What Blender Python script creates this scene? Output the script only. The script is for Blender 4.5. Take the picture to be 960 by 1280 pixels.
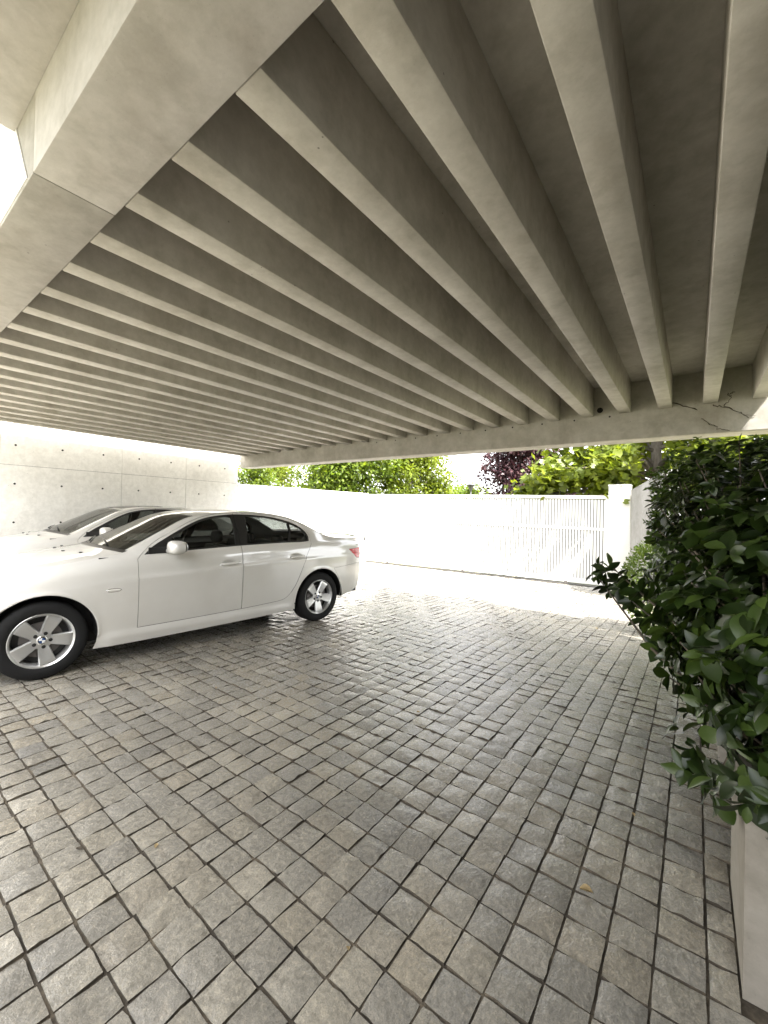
import bpy, bmesh, math, random
import numpy as np
from mathutils import Vector, Matrix
from mathutils.geometry import delaunay_2d_cdt
for o in list(bpy.data.objects): bpy.data.objects.remove(o)
random.seed(7); RNG = np.random.default_rng(11)
S = bpy.context.scene
COL = S.collection
R = math.radians

# ------------------------------------------------------------------ camera
CAM_H = 1.45
cd = bpy.data.cameras.new('camera'); cam = bpy.data.objects.new('camera', cd); COL.objects.link(cam)
cd.sensor_fit = 'HORIZONTAL'; cd.sensor_width = 36; cd.lens = 36*516/960
cd.clip_start = 0.05; cd.clip_end = 2000
YAW, ROLL, PITCH = R(36.94), R(1.28), R(0.37)
MR = Matrix.Rotation(YAW, 3, 'Z') @ Matrix.Rotation(math.pi/2+PITCH, 3, 'X') @ Matrix.Rotation(ROLL, 3, 'Z')
cam.matrix_world = Matrix.Translation((0, 0, CAM_H)) @ MR.to_4x4()
S.camera = cam
MRT = np.array(MR).T

# ------------------------------------------------------------------ light
SUN_DIR = Vector((1.0, -0.40, 1.5)).normalized()          # towards the sun
EL = math.asin(SUN_DIR.z); AZ = math.atan2(SUN_DIR.x, SUN_DIR.y)
w = bpy.data.worlds.new("World"); S.world = w; w.use_nodes = True
nt = w.node_tree
sky = nt.nodes.new('ShaderNodeTexSky'); sky.sky_type = 'NISHITA'; sky.sun_disc = False
sky.sun_elevation = EL; sky.sun_rotation = AZ; sky.dust_density = 2.5; sky.air_density = 1.0; sky.ozone_density = 1.0
bg = nt.nodes['Background']; bg.inputs['Strength'].default_value = 0.15
hs = nt.nodes.new('ShaderNodeHueSaturation'); hs.inputs['Saturation'].default_value = 0.12   # thin bright haze: a pale sky
nt.links.new(sky.outputs[0], hs.inputs['Color']); nt.links.new(hs.outputs[0], bg.inputs['Color'])
ld = bpy.data.lights.new('sun', 'SUN'); ld.energy = 3.0; ld.angle = R(0.53); ld.color = (1.0, 0.96, 0.90)
sun = bpy.data.objects.new('sun', ld); COL.objects.link(sun)
sun.rotation_euler = SUN_DIR.to_track_quat('Z', 'Y').to_euler(); sun.location = (6, -4, 12)
S.view_settings.view_transform = 'Standard'; S.view_settings.look = 'None'
S.view_settings.gamma = 1.0; S.view_settings.exposure = 2.95
S.cycles.max_bounces = 14; S.cycles.diffuse_bounces = 7; S.cycles.glossy_bounces = 4
S.cycles.transparent_max_bounces = 12
S.cycles.sample_clamp_indirect = 6.0; S.cycles.caustics_reflective = False; S.cycles.caustics_refractive = False

# ------------------------------------------------------------------ materials
def new_mat(name):
    m = bpy.data.materials.new(name); m.use_nodes = True
    return m, m.node_tree, m.node_tree.nodes['Principled BSDF']
def N(nt, t, **kw):
    n = nt.nodes.new(t)
    for k, v in kw.items():
        if k in n.inputs: n.inputs[k].default_value = v
        else: setattr(n, k, v)
    return n
def plain(name, col, rough=0.5, metal=0.0, spec=0.5, coat=0.0):
    m, nt, b = new_mat(name)
    b.inputs['Base Color'].default_value = (*col, 1); b.inputs['Roughness'].default_value = rough
    b.inputs['Metallic'].default_value = metal; b.inputs['Specular IOR Level'].default_value = spec
    b.inputs['Coat Weight'].default_value = coat; b.inputs['Coat Roughness'].default_value = 0.04
    return m
def ramp(nt, fac, stops):
    r = nt.nodes.new('ShaderNodeValToRGB'); e = r.color_ramp.elements
    while len(e) < len(stops): e.new(0.5)
    for i, (p, c) in enumerate(stops): e[i].position = p; e[i].color = (*c, 1)
    nt.links.new(fac, r.inputs[0]); return r.outputs[0]
def mixc(nt, a, b, fac, mode='MIX'):
    n = nt.nodes.new('ShaderNodeMix'); n.data_type = 'RGBA'; n.blend_type = mode
    for s, v in ((n.inputs[6], a), (n.inputs[7], b), (n.inputs[0], fac)):
        if hasattr(v, 'is_output'): nt.links.new(v, s)
        elif isinstance(v, tuple): s.default_value = (*v, 1)
        else: s.default_value = v
    return n.outputs[2]
def pos(nt): return nt.nodes.new('ShaderNodeNewGeometry').outputs['Position']
def noise(nt, vec, scale, detail=4, rough=0.55, mapping=None):
    n = N(nt, 'ShaderNodeTexNoise', Scale=scale, Detail=detail, Roughness=rough)
    if mapping:
        mp = N(nt, 'ShaderNodeMapping'); mp.inputs['Scale'].default_value = mapping
        nt.links.new(vec, mp.inputs[0]); vec = mp.outputs[0]
    nt.links.new(vec, n.inputs['Vector']); return n.outputs[0]
def bump(nt, b, h, strength, dist):
    n = N(nt, 'ShaderNodeBump', Strength=strength, Distance=dist)
    nt.links.new(h, n.inputs['Height']); nt.links.new(n.outputs[0], b.inputs['Normal'])
def concrete(name, c0, c1, stain=(0.30, 0.27, 0.22), streak=0.25, rough=0.8, blot=1.0):
    m, nt, b = new_mat(name); p = pos(nt)
    n1 = noise(nt, p, 1.3, 6, 0.6); n2 = noise(nt, p, 14, 5, 0.65)
    c = ramp(nt, n1, [(0.3, c0), (0.7, c1)])
    c = mixc(nt, c, ramp(nt, n2, [(0.35, (0.86, 0.86, 0.85)), (0.65, (1.0, 1.0, 1.0))]), 1.0, 'MULTIPLY')
    n3 = noise(nt, p, 1.0, 5, 0.6, (5.0, 5.0, 0.5))
    f = ramp(nt, n3, [(0.56, (0, 0, 0)), (0.75, (streak,)*3)])
    c = mixc(nt, c, stain, f)
    pits = N(nt, 'ShaderNodeTexVoronoi', Scale=55.0); nt.links.new(p, pits.inputs['Vector'])
    pf = ramp(nt, pits.outputs['Distance'], [(0.05, (0.75,)*3), (0.11, (1,)*3)])
    hol = N(nt, 'ShaderNodeTexVoronoi', Scale=9.0); nt.links.new(p, hol.inputs['Vector'])
    c = mixc(nt, c, ramp(nt, hol.outputs['Distance'], [(0.03, (0.35,)*3), (0.045, (1,)*3)]), 0.8, 'MULTIPLY')
    n5 = noise(nt, p, 3.2, 6, 0.7); c = mixc(nt, c, ramp(nt, n5, [(0.38, (0.86, 0.85, 0.83)), (0.52, (1, 1, 1)), (0.66, (1.07, 1.07, 1.08))]), blot, 'MULTIPLY')
    c = mixc(nt, c, pf, 0.55, 'MULTIPLY')
    nt.links.new(c, b.inputs['Base Color']); b.inputs['Roughness'].default_value = rough
    b.inputs['Specular IOR Level'].default_value = 0.3
    nn = noise(nt, p, 60, 4, 0.6); bump(nt, b, nn, 0.25, 0.003)
    return m
M = {}
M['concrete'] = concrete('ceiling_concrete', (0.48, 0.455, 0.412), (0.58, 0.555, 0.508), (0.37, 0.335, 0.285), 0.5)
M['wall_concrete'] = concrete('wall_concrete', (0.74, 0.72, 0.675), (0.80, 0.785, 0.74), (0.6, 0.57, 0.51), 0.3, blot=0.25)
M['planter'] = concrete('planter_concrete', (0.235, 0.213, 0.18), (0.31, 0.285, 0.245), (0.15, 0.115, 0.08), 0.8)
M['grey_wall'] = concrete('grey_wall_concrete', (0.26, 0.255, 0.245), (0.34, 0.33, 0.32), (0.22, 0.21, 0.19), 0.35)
M['hole'] = plain('dark_hole', (0.02, 0.018, 0.015), 0.9)
M['soil'] = plain('soil', (0.03, 0.022, 0.015), 0.95)
def white_paint():
    m, nt, b = new_mat('white_render'); p = pos(nt)
    n = noise(nt, p, 2.0, 5, 0.6); n2 = noise(nt, p, 1.0, 4, 0.6, (6, 6, 0.6))
    c = ramp(nt, n, [(0.3, (0.72, 0.71, 0.68)), (0.7, (0.80, 0.79, 0.77))])
    c = mixc(nt, c, (0.5, 0.47, 0.42), ramp(nt, n2, [(0.6, (0, 0, 0)), (0.8, (0.25,)*3)]))
    nt.links.new(c, b.inputs['Base Color']); b.inputs['Roughness'].default_value = 0.75
    bump(nt, b, noise(nt, p, 90, 3), 0.2, 0.002); return m
M['white_wall'] = white_paint()
M['gate_white'] = plain('gate_white_metal', (0.78, 0.78, 0.77), 0.4)
M['gate_dark'] = plain('gate_rail_steel', (0.16, 0.15, 0.14), 0.6, 0.6)
M['gate_grey'] = plain('gate_backing_grey', (0.17, 0.17, 0.165), 0.6)
def stone_mat():
    m, nt, b = new_mat('granite_sett'); g = nt.nodes.new('ShaderNodeNewGeometry'); p = g.outputs['Position']
    oi = nt.nodes.new('ShaderNodeObjectInfo')
    a = N(nt, 'ShaderNodeMath', operation='ADD'); nt.links.new(g.outputs['Random Per Island'], a.inputs[0]); nt.links.new(oi.outputs['Random'], a.inputs[1])
    fr = N(nt, 'ShaderNodeMath', operation='FRACT'); nt.links.new(a.outputs[0], fr.inputs[0])
    c = ramp(nt, fr.outputs[0], [(0.0, (0.25, 0.237, 0.210)), (0.25, (0.33, 0.309, 0.265)), (0.5, (0.285, 0.272, 0.245)), (0.75, (0.355, 0.33, 0.278)), (0.92, (0.30, 0.276, 0.232)), (0.97, (0.34, 0.308, 0.25)), (1.0, (0.44, 0.418, 0.37))])
    n1 = noise(nt, p, 0.9, 4, 0.6)
    c = mixc(nt, c, ramp(nt, n1, [(0.3, (0.62, 0.62, 0.62)), (0.7, (1.02, 1.0, 0.96))]), 1.0, 'MULTIPLY')
    n2 = noise(nt, p, 45, 6, 0.65)
    c = mixc(nt, c, ramp(nt, n2, [(0.3, (0.62, 0.61, 0.59)), (0.5, (1.0, 1.0, 1.0)), (0.70, (1.35, 1.32, 1.27))]), 1.0, 'MULTIPLY')
    n3 = noise(nt, p, 11, 4, 0.6)
    c = mixc(nt, c, (0.28, 0.22, 0.16), ramp(nt, n3, [(0.62, (0, 0, 0)), (0.80, (0.3,)*3)]))
    n4 = noise(nt, p, 240, 2, 0.5)
    c = mixc(nt, c, ramp(nt, n4, [(0.35, (0.75,)*3), (0.6, (1.1,)*3)]), 0.6, 'MULTIPLY')
    nt.links.new(c, b.inputs['Base Color'])
    nt.links.new(ramp(nt, n2, [(0.3, (0.36,)*3), (0.7, (0.17,)*3)]), b.inputs['Roughness'])
    b.inputs['Specular IOR Level'].default_value = 0.75
    # split face: coarse ridges plus grain
    rdg = noise(nt, p, 17, 6, 0.62, (1.0, 0.6, 1.0)); gr = noise(nt, p, 150, 3, 0.6)
    ad = N(nt, 'ShaderNodeMath', operation='MULTIPLY_ADD'); nt.links.new(gr, ad.inputs[0]); ad.inputs[1].default_value = 0.22; nt.links.new(rdg, ad.inputs[2])
    bump(nt, b, ad.outputs[0], 0.5, 0.014); return m
M['stone'] = stone_mat()
def dirt_mat():
    m, nt, b = new_mat('joint_dirt'); p = pos(nt)
    c = ramp(nt, noise(nt, p, 6, 6, 0.7), [(0.3, (0.035, 0.029, 0.021)), (0.5, (0.07, 0.057, 0.041)), (0.7, (0.19, 0.155, 0.11))])
    nt.links.new(c, b.inputs['Base Color']); b.inputs['Roughness'].default_value = 0.95
    bump(nt, b, noise(nt, p, 200, 4), 0.6, 0.004); return m
M['dirt'] = dirt_mat()
def ground_mat():
    m, nt, b = new_mat('outer_ground'); p = pos(nt)
    c = ramp(nt, noise(nt, p, 0.6, 6, 0.65), [(0.35, (0.10, 0.12, 0.05)), (0.65, (0.17, 0.15, 0.10))])
    nt.links.new(c, b.inputs['Base Color']); b.inputs['Roughness'].default_value = 0.95
    bump(nt, b, noise(nt, p, 30, 5), 0.6, 0.03); return m
M['ground'] = ground_mat()
def leaf_mat(name, cols, trans=0.4, rough=0.4, spec=0.5, tmul=(1.5, 1.4, 0.6)):
    m, nt, b = new_mat(name); g = nt.nodes.new('ShaderNodeNewGeometry')
    oi = nt.nodes.new('ShaderNodeObjectInfo')
    a = N(nt, 'ShaderNodeMath', operation='ADD'); nt.links.new(g.outputs['Random Per Island'], a.inputs[0]); nt.links.new(oi.outputs['Random'], a.inputs[1])
    fr = N(nt, 'ShaderNodeMath', operation='FRACT'); nt.links.new(a.outputs[0], fr.inputs[0])
    c = ramp(nt, fr.outputs[0], [(i/(len(cols)-1), k) for i, k in enumerate(cols)])
    n = noise(nt, g.outputs['Position'], 1.5, 3)
    c = mixc(nt, c, ramp(nt, n, [(0.35, (0.8, 0.8, 0.8)), (0.65, (1.15, 1.15, 1.1))]), 1.0, 'MULTIPLY')
    nt.links.new(c, b.inputs['Base Color']); b.inputs['Roughness'].default_value = rough; b.inputs['Specular IOR Level'].default_value = spec
    t = nt.nodes.new('ShaderNodeBsdfTranslucent'); nt.links.new(mixc(nt, c, tmul, 1.0, 'MULTIPLY'), t.inputs['Color'])
    mx = nt.nodes.new('ShaderNodeMixShader'); mx.inputs[0].default_value = trans
    nt.links.new(b.outputs[0], mx.inputs[1]); nt.links.new(t.outputs[0], mx.inputs[2])
    nt.links.new(mx.outputs[0], nt.nodes['Material Output'].inputs[0]); return m
M['leaf_lime'] = leaf_mat('leaf_lime', [(0.12, 0.165, 0.018), (0.15, 0.195, 0.022), (0.18, 0.215, 0.03)], 0.55)
M['leaf_green'] = leaf_mat('leaf_green', [(0.085, 0.14, 0.016), (0.125, 0.18, 0.02), (0.16, 0.205, 0.03)], 0.55)
M['leaf_mid'] = leaf_mat('leaf_mid', [(0.035, 0.07, 0.015), (0.06, 0.10, 0.018), (0.08, 0.12, 0.02)], 0.35)
M['leaf_purple'] = leaf_mat('leaf_purple', [(0.045, 0.022, 0.030), (0.075, 0.035, 0.045), (0.10, 0.055, 0.055)], 0.3, tmul=(1.3, 0.6, 0.6))
M['leaf_dark'] = leaf_mat('leaf_dark', [(0.009, 0.017, 0.004), (0.014, 0.027, 0.005), (0.022, 0.040, 0.007), (0.050, 0.080, 0.015)], 0.15, 0.33, 0.42)
M['leaf_shrub'] = leaf_mat('leaf_shrub', [(0.03, 0.058, 0.010), (0.05, 0.088, 0.014), (0.075, 0.12, 0.02)], 0.25, 0.40, 0.3)
M['leaf_ball'] = leaf_mat('leaf_ball', [(0.05, 0.095, 0.012), (0.085, 0.13, 0.016), (0.10, 0.15, 0.02)], 0.35)
M['leaf_dry'] = leaf_mat('leaf_dry', [(0.30, 0.20, 0.09), (0.42, 0.32, 0.18)], 0.2, 0.7)
def bark_mat(name, c0, c1):
    m, nt, b = new_mat(name); p = pos(nt)
    c = ramp(nt, noise(nt, p, 9, 6, 0.7, (1, 1, 0.3)), [(0.35, c0), (0.65, c1)])
    nt.links.new(c, b.inputs['Base Color']); b.inputs['Roughness'].default_value = 0.9
    bump(nt, b, noise(nt, p, 25, 5, 0.7, (1, 1, 0.3)), 0.6, 0.02); return m
M['bark'] = bark_mat('bark', (0.10, 0.085, 0.07), (0.24, 0.21, 0.18))
M['stem'] = bark_mat('stem', (0.04, 0.032, 0.022), (0.10, 0.08, 0.055))
# car
def paint_mat():
    m, nt, b = new_mat('white_car_paint'); p = pos(nt)
    b.inputs['Base Color'].default_value = (0.66, 0.645, 0.61, 1); b.inputs['Roughness'].default_value = 0.42
    b.inputs['Coat Weight'].default_value = 1.0; b.inputs['Coat Roughness'].default_value = 0.05; b.inputs['Coat IOR'].default_value = 1.75
    d = noise(nt, p, 3.0, 5, 0.6)
    nt.links.new(mixc(nt, (0.56, 0.545, 0.51), (0.49, 0.47, 0.43), ramp(nt, d, [(0.45, (0, 0, 0)), (0.75, (0.5,)*3)])), b.inputs['Base Color'])
    return m
M['paint'] = paint_mat()
def glass_mat(name, tint, refl=1.0):
    m, nt, b = new_mat(name); nt.nodes.remove(b)
    tr = nt.nodes.new('ShaderNodeBsdfTransparent'); tr.inputs[0].default_value = (*tint, 1)
    gl = nt.nodes.new('ShaderNodeBsdfGlossy'); gl.inputs['Roughness'].default_value = 0.012
    lw = nt.nodes.new('ShaderNodeLayerWeight'); lw.inputs[0].default_value = 0.5
    pw = N(nt, 'ShaderNodeMath', operation='POWER'); nt.links.new(lw.outputs['Facing'], pw.inputs[0]); pw.inputs[1].default_value = 4.0
    ma = N(nt, 'ShaderNodeMath', operation='MULTIPLY_ADD'); nt.links.new(pw.outputs[0], ma.inputs[0]); ma.inputs[1].default_value = 0.9; ma.inputs[2].default_value = 0.035
    mx = nt.nodes.new('ShaderNodeMixShader'); nt.links.new(ma.outputs[0], mx.inputs[0])
    nt.links.new(tr.outputs[0], mx.inputs[1]); nt.links.new(gl.outputs[0], mx.inputs[2])
    nt.links.new(mx.outputs[0], nt.nodes['Material Output'].inputs[0]); return m
M['glass'] = glass_mat('tinted_window_glass', (0.36, 0.38, 0.37))
M['windshield'] = glass_mat('windshield_glass', (0.46, 0.49, 0.48))
M['roofglass'] = plain('dark_roof_glass', (0.01, 0.01, 0.011), 0.04)
M['trim'] = plain('black_trim', (0.012, 0.012, 0.012), 0.35)
M['cabin'] = plain('cabin_black', (0.012, 0.011, 0.010), 0.7)
M['leather'] = plain('black_leather', (0.018, 0.016, 0.014), 0.45)
M['tyre'] = plain('tyre_rubber', (0.007, 0.007, 0.007), 0.8, spec=0.25)
M['alloy'] = plain('silver_alloy', (0.50, 0.50, 0.49), 0.32, 0.75)
M['alloy_dark'] = plain('wheel_barrel', (0.05, 0.05, 0.05), 0.6, 0.5)
M['chrome'] = plain('chrome', (0.75, 0.75, 0.74), 0.1, 1.0)
M['mirrorglass'] = plain('mirror_silver', (0.8, 0.8, 0.8), 0.02, 1.0)
M['red'] = plain('red_lens', (0.42, 0.02, 0.03), 0.12, coat=1)
M['clear'] = plain('clear_lens', (0.62, 0.60, 0.56), 0.1, coat=1)
M['blue'] = plain('emblem_blue', (0.015, 0.045, 0.13), 0.25)
M['emblem_white'] = plain('emblem_white', (0.6, 0.6, 0.6), 0.25)
M['lampmetal'] = plain('lamp_post_metal', (0.12, 0.12, 0.12), 0.5, 0.5)
M['lampglass'] = plain('lamp_glass', (0.7, 0.7, 0.68), 0.3)

# ------------------------------------------------------------------ helpers
def link(o, parent=None):
    COL.objects.link(o)
    if parent is not None: o.parent = parent
    return o
def tag(o, label=None, cat=None, group=None, kind=None):
    if label: o['label'] = label
    if cat: o['category'] = cat
    if group: o['group'] = group
    if kind: o['kind'] = kind
    return o
def thing(name, label, cat, loc=(0, 0, 0), rz=0.0, group=None):
    o = bpy.data.objects.new(name, None); o.empty_display_size = 0.1
    o.location = loc; o.rotation_euler = (0, 0, rz); link(o)
    return tag(o, label, cat, group)
class MB:
    def __init__(s): s.v = []; s.f = []; s.m = []
    def add(s, vs, fs, mi=0):
        n = len(s.v); s.v += [tuple(v) for v in vs]; s.f += [tuple(i+n for i in f) for f in fs]; s.m += [mi]*len(fs); return s
    def box(s, x0, x1, y0, y1, z0, z1, bev=0.0, mi=0):
        if bev <= 0:
            return s.add([(x0,y0,z0),(x1,y0,z0),(x1,y1,z0),(x0,y1,z0),(x0,y0,z1),(x1,y0,z1),(x1,y1,z1),(x0,y1,z1)],
                  [(0,3,2,1),(4,5,6,7),(0,1,5,4),(1,2,6,5),(2,3,7,6),(3,0,4,7)], mi)
        b = bmesh.new(); bmesh.ops.create_cube(b, size=1)
        for v in b.verts: v.co = Vector(((x0+x1)/2+v.co.x*(x1-x0), (y0+y1)/2+v.co.y*(y1-y0), (z0+z1)/2+v.co.z*(z1-z0)))
        bmesh.ops.bevel(b, geom=b.edges[:], offset=bev, segments=2, affect='EDGES', profile=0.5)
        b.verts.index_update(); r = s.add([v.co[:] for v in b.verts], [[v.index for v in f.verts] for f in b.faces], mi); b.free(); return r
    def lathe(s, prof, n=32, axis='z', o=(0, 0, 0), cap=False, mi=0):
        vs = []; fs = []; k = len(prof)
        for i in range(n):
            a = 2*math.pi*i/n; c, q = math.cos(a), math.sin(a)
            for r, h in prof:
                p = {'z': (r*c, r*q, h), 'y': (r*c, h, r*q), 'x': (h, r*c, r*q)}[axis]
                vs.append((p[0]+o[0], p[1]+o[1], p[2]+o[2]))
        for i in range(n):
            for j in range(k-1):
                a, b = i*k+j, ((i+1) % n)*k+j; fs.append((a, b, b+1, a+1))
        if cap: fs.append(tuple(i*k for i in range(n))); fs.append(tuple(i*k+k-1 for i in reversed(range(n))))
        return s.add(vs, fs, mi)
    def tube(s, pts, rad, n=8, mi=0, cap=True):
        pts = [Vector(p) for p in pts]
        if not hasattr(rad, '__len__'): rad = [rad]*len(pts)
        vs = []; fs = []; u = None
        for i, p in enumerate(pts):
            t = (pts[min(i+1, len(pts)-1)]-pts[max(i-1, 0)]).normalized()
            if u is None: u = t.orthogonal().normalized()
            else: u = (u-t*u.dot(t)).normalized()
            w_ = t.cross(u)
            for j in range(n):
                a = 2*math.pi*j/n; vs.append(p+(u*math.cos(a)+w_*math.sin(a))*rad[i])
        for i in range(len(pts)-1):
            for j in range(n):
                a = i*n+j; b = i*n+(j+1) % n; fs.append((a, b, b+n, a+n))
        if cap: fs.append(tuple(reversed(range(n)))); fs.append(tuple(range((len(pts)-1)*n, len(pts)*n)))
        return s.add(vs, fs, mi)
    def ell(s, c, r, nu=16, nv=10, e=1.0, mi=0):
        vs = []; fs = []
        pw = lambda x: math.copysign(abs(x)**e, x)
        for i in range(nv+1):
            ph = -math.pi/2+math.pi*i/nv
            for j in range(nu):
                th = 2*math.pi*j/nu
                vs.append((c[0]+r[0]*pw(math.cos(ph))*pw(math.cos(th)), c[1]+r[1]*pw(math.cos(ph))*pw(math.sin(th)), c[2]+r[2]*pw(math.sin(ph))))
        for i in range(nv):
            for j in range(nu): fs.append((i*nu+j, i*nu+(j+1) % nu, (i+1)*nu+(j+1) % nu, (i+1)*nu+j))
        return s.add(vs, fs, mi)
    def mesh(s, name, mats, smooth=False, angle=None):
        me = bpy.data.meshes.new(name); me.from_pydata(s.v, [], s.f)
        for m in (mats if isinstance(mats, (list, tuple)) else [mats]): me.materials.append(m)
        if any(s.m): me.polygons.foreach_set('material_index', s.m)
        if smooth:
            me.polygons.foreach_set('use_smooth', [True]*len(s.f))
            if angle: me.set_sharp_from_angle(angle=R(angle))
        me.update(); return me
    def build(s, name, mats, parent=None, smooth=False, angle=None):
        return link(bpy.data.objects.new(name, s.mesh(name, mats, smooth, angle)), parent)
def proj(P):
    q = (np.asarray(P, float)-np.array([0, 0, CAM_H]))@MRT.T
    return 480+516*q[..., 0]/-q[..., 2], 640-516*q[..., 1]/-q[..., 2], -q[..., 2]

def gz(y): return -0.0265*max(0.0, y-4.4)     # the yard falls gently towards the gate

# ------------------------------------------------------------------ ground and paving
mb = MB(); ys = [-300, -20, 4.4, 11.3, 20, 300]; xs = [-300, -20, 20, 300]
for j in range(5):
    for i in range(3):
        f = lambda y: (gz(min(y, 11.3))-0.05)
        mb.add([(xs[i], ys[j], f(ys[j])), (xs[i+1], ys[j], f(ys[j])), (xs[i+1], ys[j+1], f(ys[j+1])), (xs[i], ys[j+1], f(ys[j+1]))], [(0, 1, 2, 3)])
tag(mb.build('ground', M['ground']), kind='structure')
PX0, PX1, PY0, PY1 = -8.93, 1.28, -3.0, 10.94
mb = MB(); yy = [PY0, 4.4, PY1]
for a, b in ((PY0, 4.4), (4.4, PY1)):
    mb.add([(PX0, a, gz(a)-0.0085), (PX1, a, gz(a)-0.0085), (PX1, b, gz(b)-0.0085), (PX0, b, gz(b)-0.0085)], [(0, 1, 2, 3)])
yard = tag(mb.build('paved_courtyard', M['dirt']), kind='structure')

def sett_template(n, seed):
    """unit sett: top grid n x n on [-.5,.5]^2 with rough split face, worn edge, skirt; z in metres"""
    r = np.random.default_rng(seed)
    g = np.linspace(-0.5, 0.5, n); X, Y = np.meshgrid(g, g)
    Z = np.zeros_like(X)
    for _ in range(4):
        k = r.normal(0, 5.0, 2); Z += 0.0016*np.sin(k[0]*X+k[1]*Y+r.uniform(0, 6.28))
    a, b = r.normal(0, 0.005, 2); Z += a*X+b*Y
    d = r.normal(0, 1, 2); d /= np.hypot(*d); Z -= 0.004*np.clip(d[0]*X+d[1]*Y-r.uniform(0.15, 0.4), 0, 1)
    Z += r.normal(0, 0.0008, Z.shape)
    edge = np.maximum(abs(X), abs(Y)) > 0.49
    Z[edge] -= 0.002+r.uniform(0, 0.0025, edge.sum())
    corner = (abs(X) > 0.49) & (abs(Y) > 0.49)
    X2 = X.copy(); Y2 = Y.copy()
    if n > 3:
        ex = abs(X) > 0.49; X2[ex] *= 1+r.normal(-0.006, 0.009, ex.sum())
        ey = abs(Y) > 0.49; Y2[ey] *= 1+r.normal(-0.006, 0.009, ey.sum())
    X2[corner] *= 0.985; Y2[corner] *= 0.985; Z[corner] -= 0.001
    Z = np.clip(Z-Z.mean(), -0.0042, 0.006)
    V = [(X2[i, j], Y2[i, j], Z[i, j]) for i in range(n) for j in range(n)]
    F = [(i*n+j, i*n+j+1, (i+1)*n+j+1, (i+1)*n+j) for i in range(n-1) for j in range(n-1)]
    ring = [(0, j) for j in range(n)]+[(i, n-1) for i in range(1, n)]+[(n-1, j) for j in range(n-2, -1, -1)]+[(i, 0) for i in range(n-2, 0, -1)]
    if n > 3: ring = ring[::2]
    b0 = len(V); ids = [i*n+j for i, j in ring]
    V += [(V[k][0]*1.005, V[k][1]*1.005, -0.03) for k in ids]
    full = [i*n+j for i, j in ([(0, j) for j in range(n)]+[(i, n-1) for i in range(1, n)]+[(n-1, j) for j in range(n-2, -1, -1)]+[(i, 0) for i in range(n-2, 0, -1)])]
    m_ = len(ids)
    for k in range(m_):
        if n > 3:
            a0, a1, a2 = full[2*k], full[2*k+1], full[(2*k+2) % len(full)]
            F.append((a0, b0+k, b0+(k+1) % m_, a2, a1))
        else:
            a0, a1 = full[k], full[(k+1) % len(full)]; F.append((a0, b0+k, b0+(k+1) % m_, a1))
    return np.array(V), F, [0]*((n-1)*(n-1))+[1]*(len(F)-(n-1)*(n-1))
near_t = [sett_template(5, 100+i) for i in range(22)]
far_t = [sett_template(3, 300+i) for i in range(10)]
def mesh_np(name, V, F, mi):
    me = bpy.data.meshes.new(name); me.from_pydata([tuple(v) for v in V], [], F); me.materials.append(M['stone']); me.materials.append(M['dirt'])   # sides caked with joint dirt
    me.polygons.foreach_set('material_index', mi); smooth = True
    if smooth: me.polygons.foreach_set('use_smooth', [True]*len(F)); me.set_sharp_from_angle(angle=R(38))
    return me
sett_meshes = [mesh_np('paving_stone', V, F, mi) for V, F, mi in near_t]
PITCH_X, PITCH_Y = 0.1362, 0.1362
stones = []
nx0, nx1 = int(math.floor((PX0+0.084)/PITCH_X)), int(math.ceil((PX1+0.084)/PITCH_X))
ny0, ny1 = int(math.floor((PY0-0.535)/PITCH_Y)), int(math.ceil((PY1-0.535)/PITCH_Y))
xl = {i: -0.084+i*PITCH_X+RNG.normal(0, 0.0025) for i in range(nx0, nx1+2)}
yl = {j: 0.535+j*PITCH_Y+RNG.normal(0, 0.003) for j in range(ny0, ny1+2)}
for i in range(nx0, nx1+1):
    off = 0.010*math.sin(i*1.7); cj = {j: RNG.normal(0, 0.0018) for j in range(ny0, ny1+2)}
    for j in range(ny0, ny1+1):
        x0, x1 = xl[i]+RNG.normal(0, 0.0009), xl[i+1]+RNG.normal(0, 0.0009)
        y0, y1 = yl[j]+off*0.3+cj[j], yl[j+1]+off*0.3+cj[j+1]
        gx, gy = RNG.uniform(0.0055, 0.008), RNG.uniform(0.006, 0.0095)
        cx, cy, sx, sy = (x0+x1)/2, (y0+y1)/2, x1-x0-gx, y1-y0-gy
        if cx-sx/2 < PX0 or cx+sx/2 > PX1 or cy+sy/2 > PY1 or cy-sy/2 < PY0: continue
        if 1.64 < cy < 2.27 and cx+sx/2 > 0.134 and cx < 0.72:
            if cx-sx/2 > 0.105: continue
            r1 = 0.132; sx, cx = r1-(cx-sx/2), (r1+cx-sx/2)/2
        stones.append((cx, cy, sx, sy, gz(cy)+float(np.clip(RNG.normal(0.0, 0.0008), -.0012, .002)), float(np.clip(RNG.normal(0, 0.006), -.012, .012)), float(np.clip(RNG.normal(0, 0.006), -.012, .012)), int(RNG.integers(0, 4))))
P = np.array([[s[0], s[1], 0] for s in stones]); px, py, dep = proj(P)
infr = (dep > 0.3) & (px > -30) & (px < 905) & (py > 700) & (py < 1330)
infr &= ~((px > 780+(py-740)*0.47) & (py > 700))
size = np.where(infr, 1/np.maximum(dep, 0.3)**1.5, 0)      # projected size
order = np.argsort(-size); near_ids = set(order[:300].tolist())
BV, BF, BM, nb = [], [], [], 0
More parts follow.
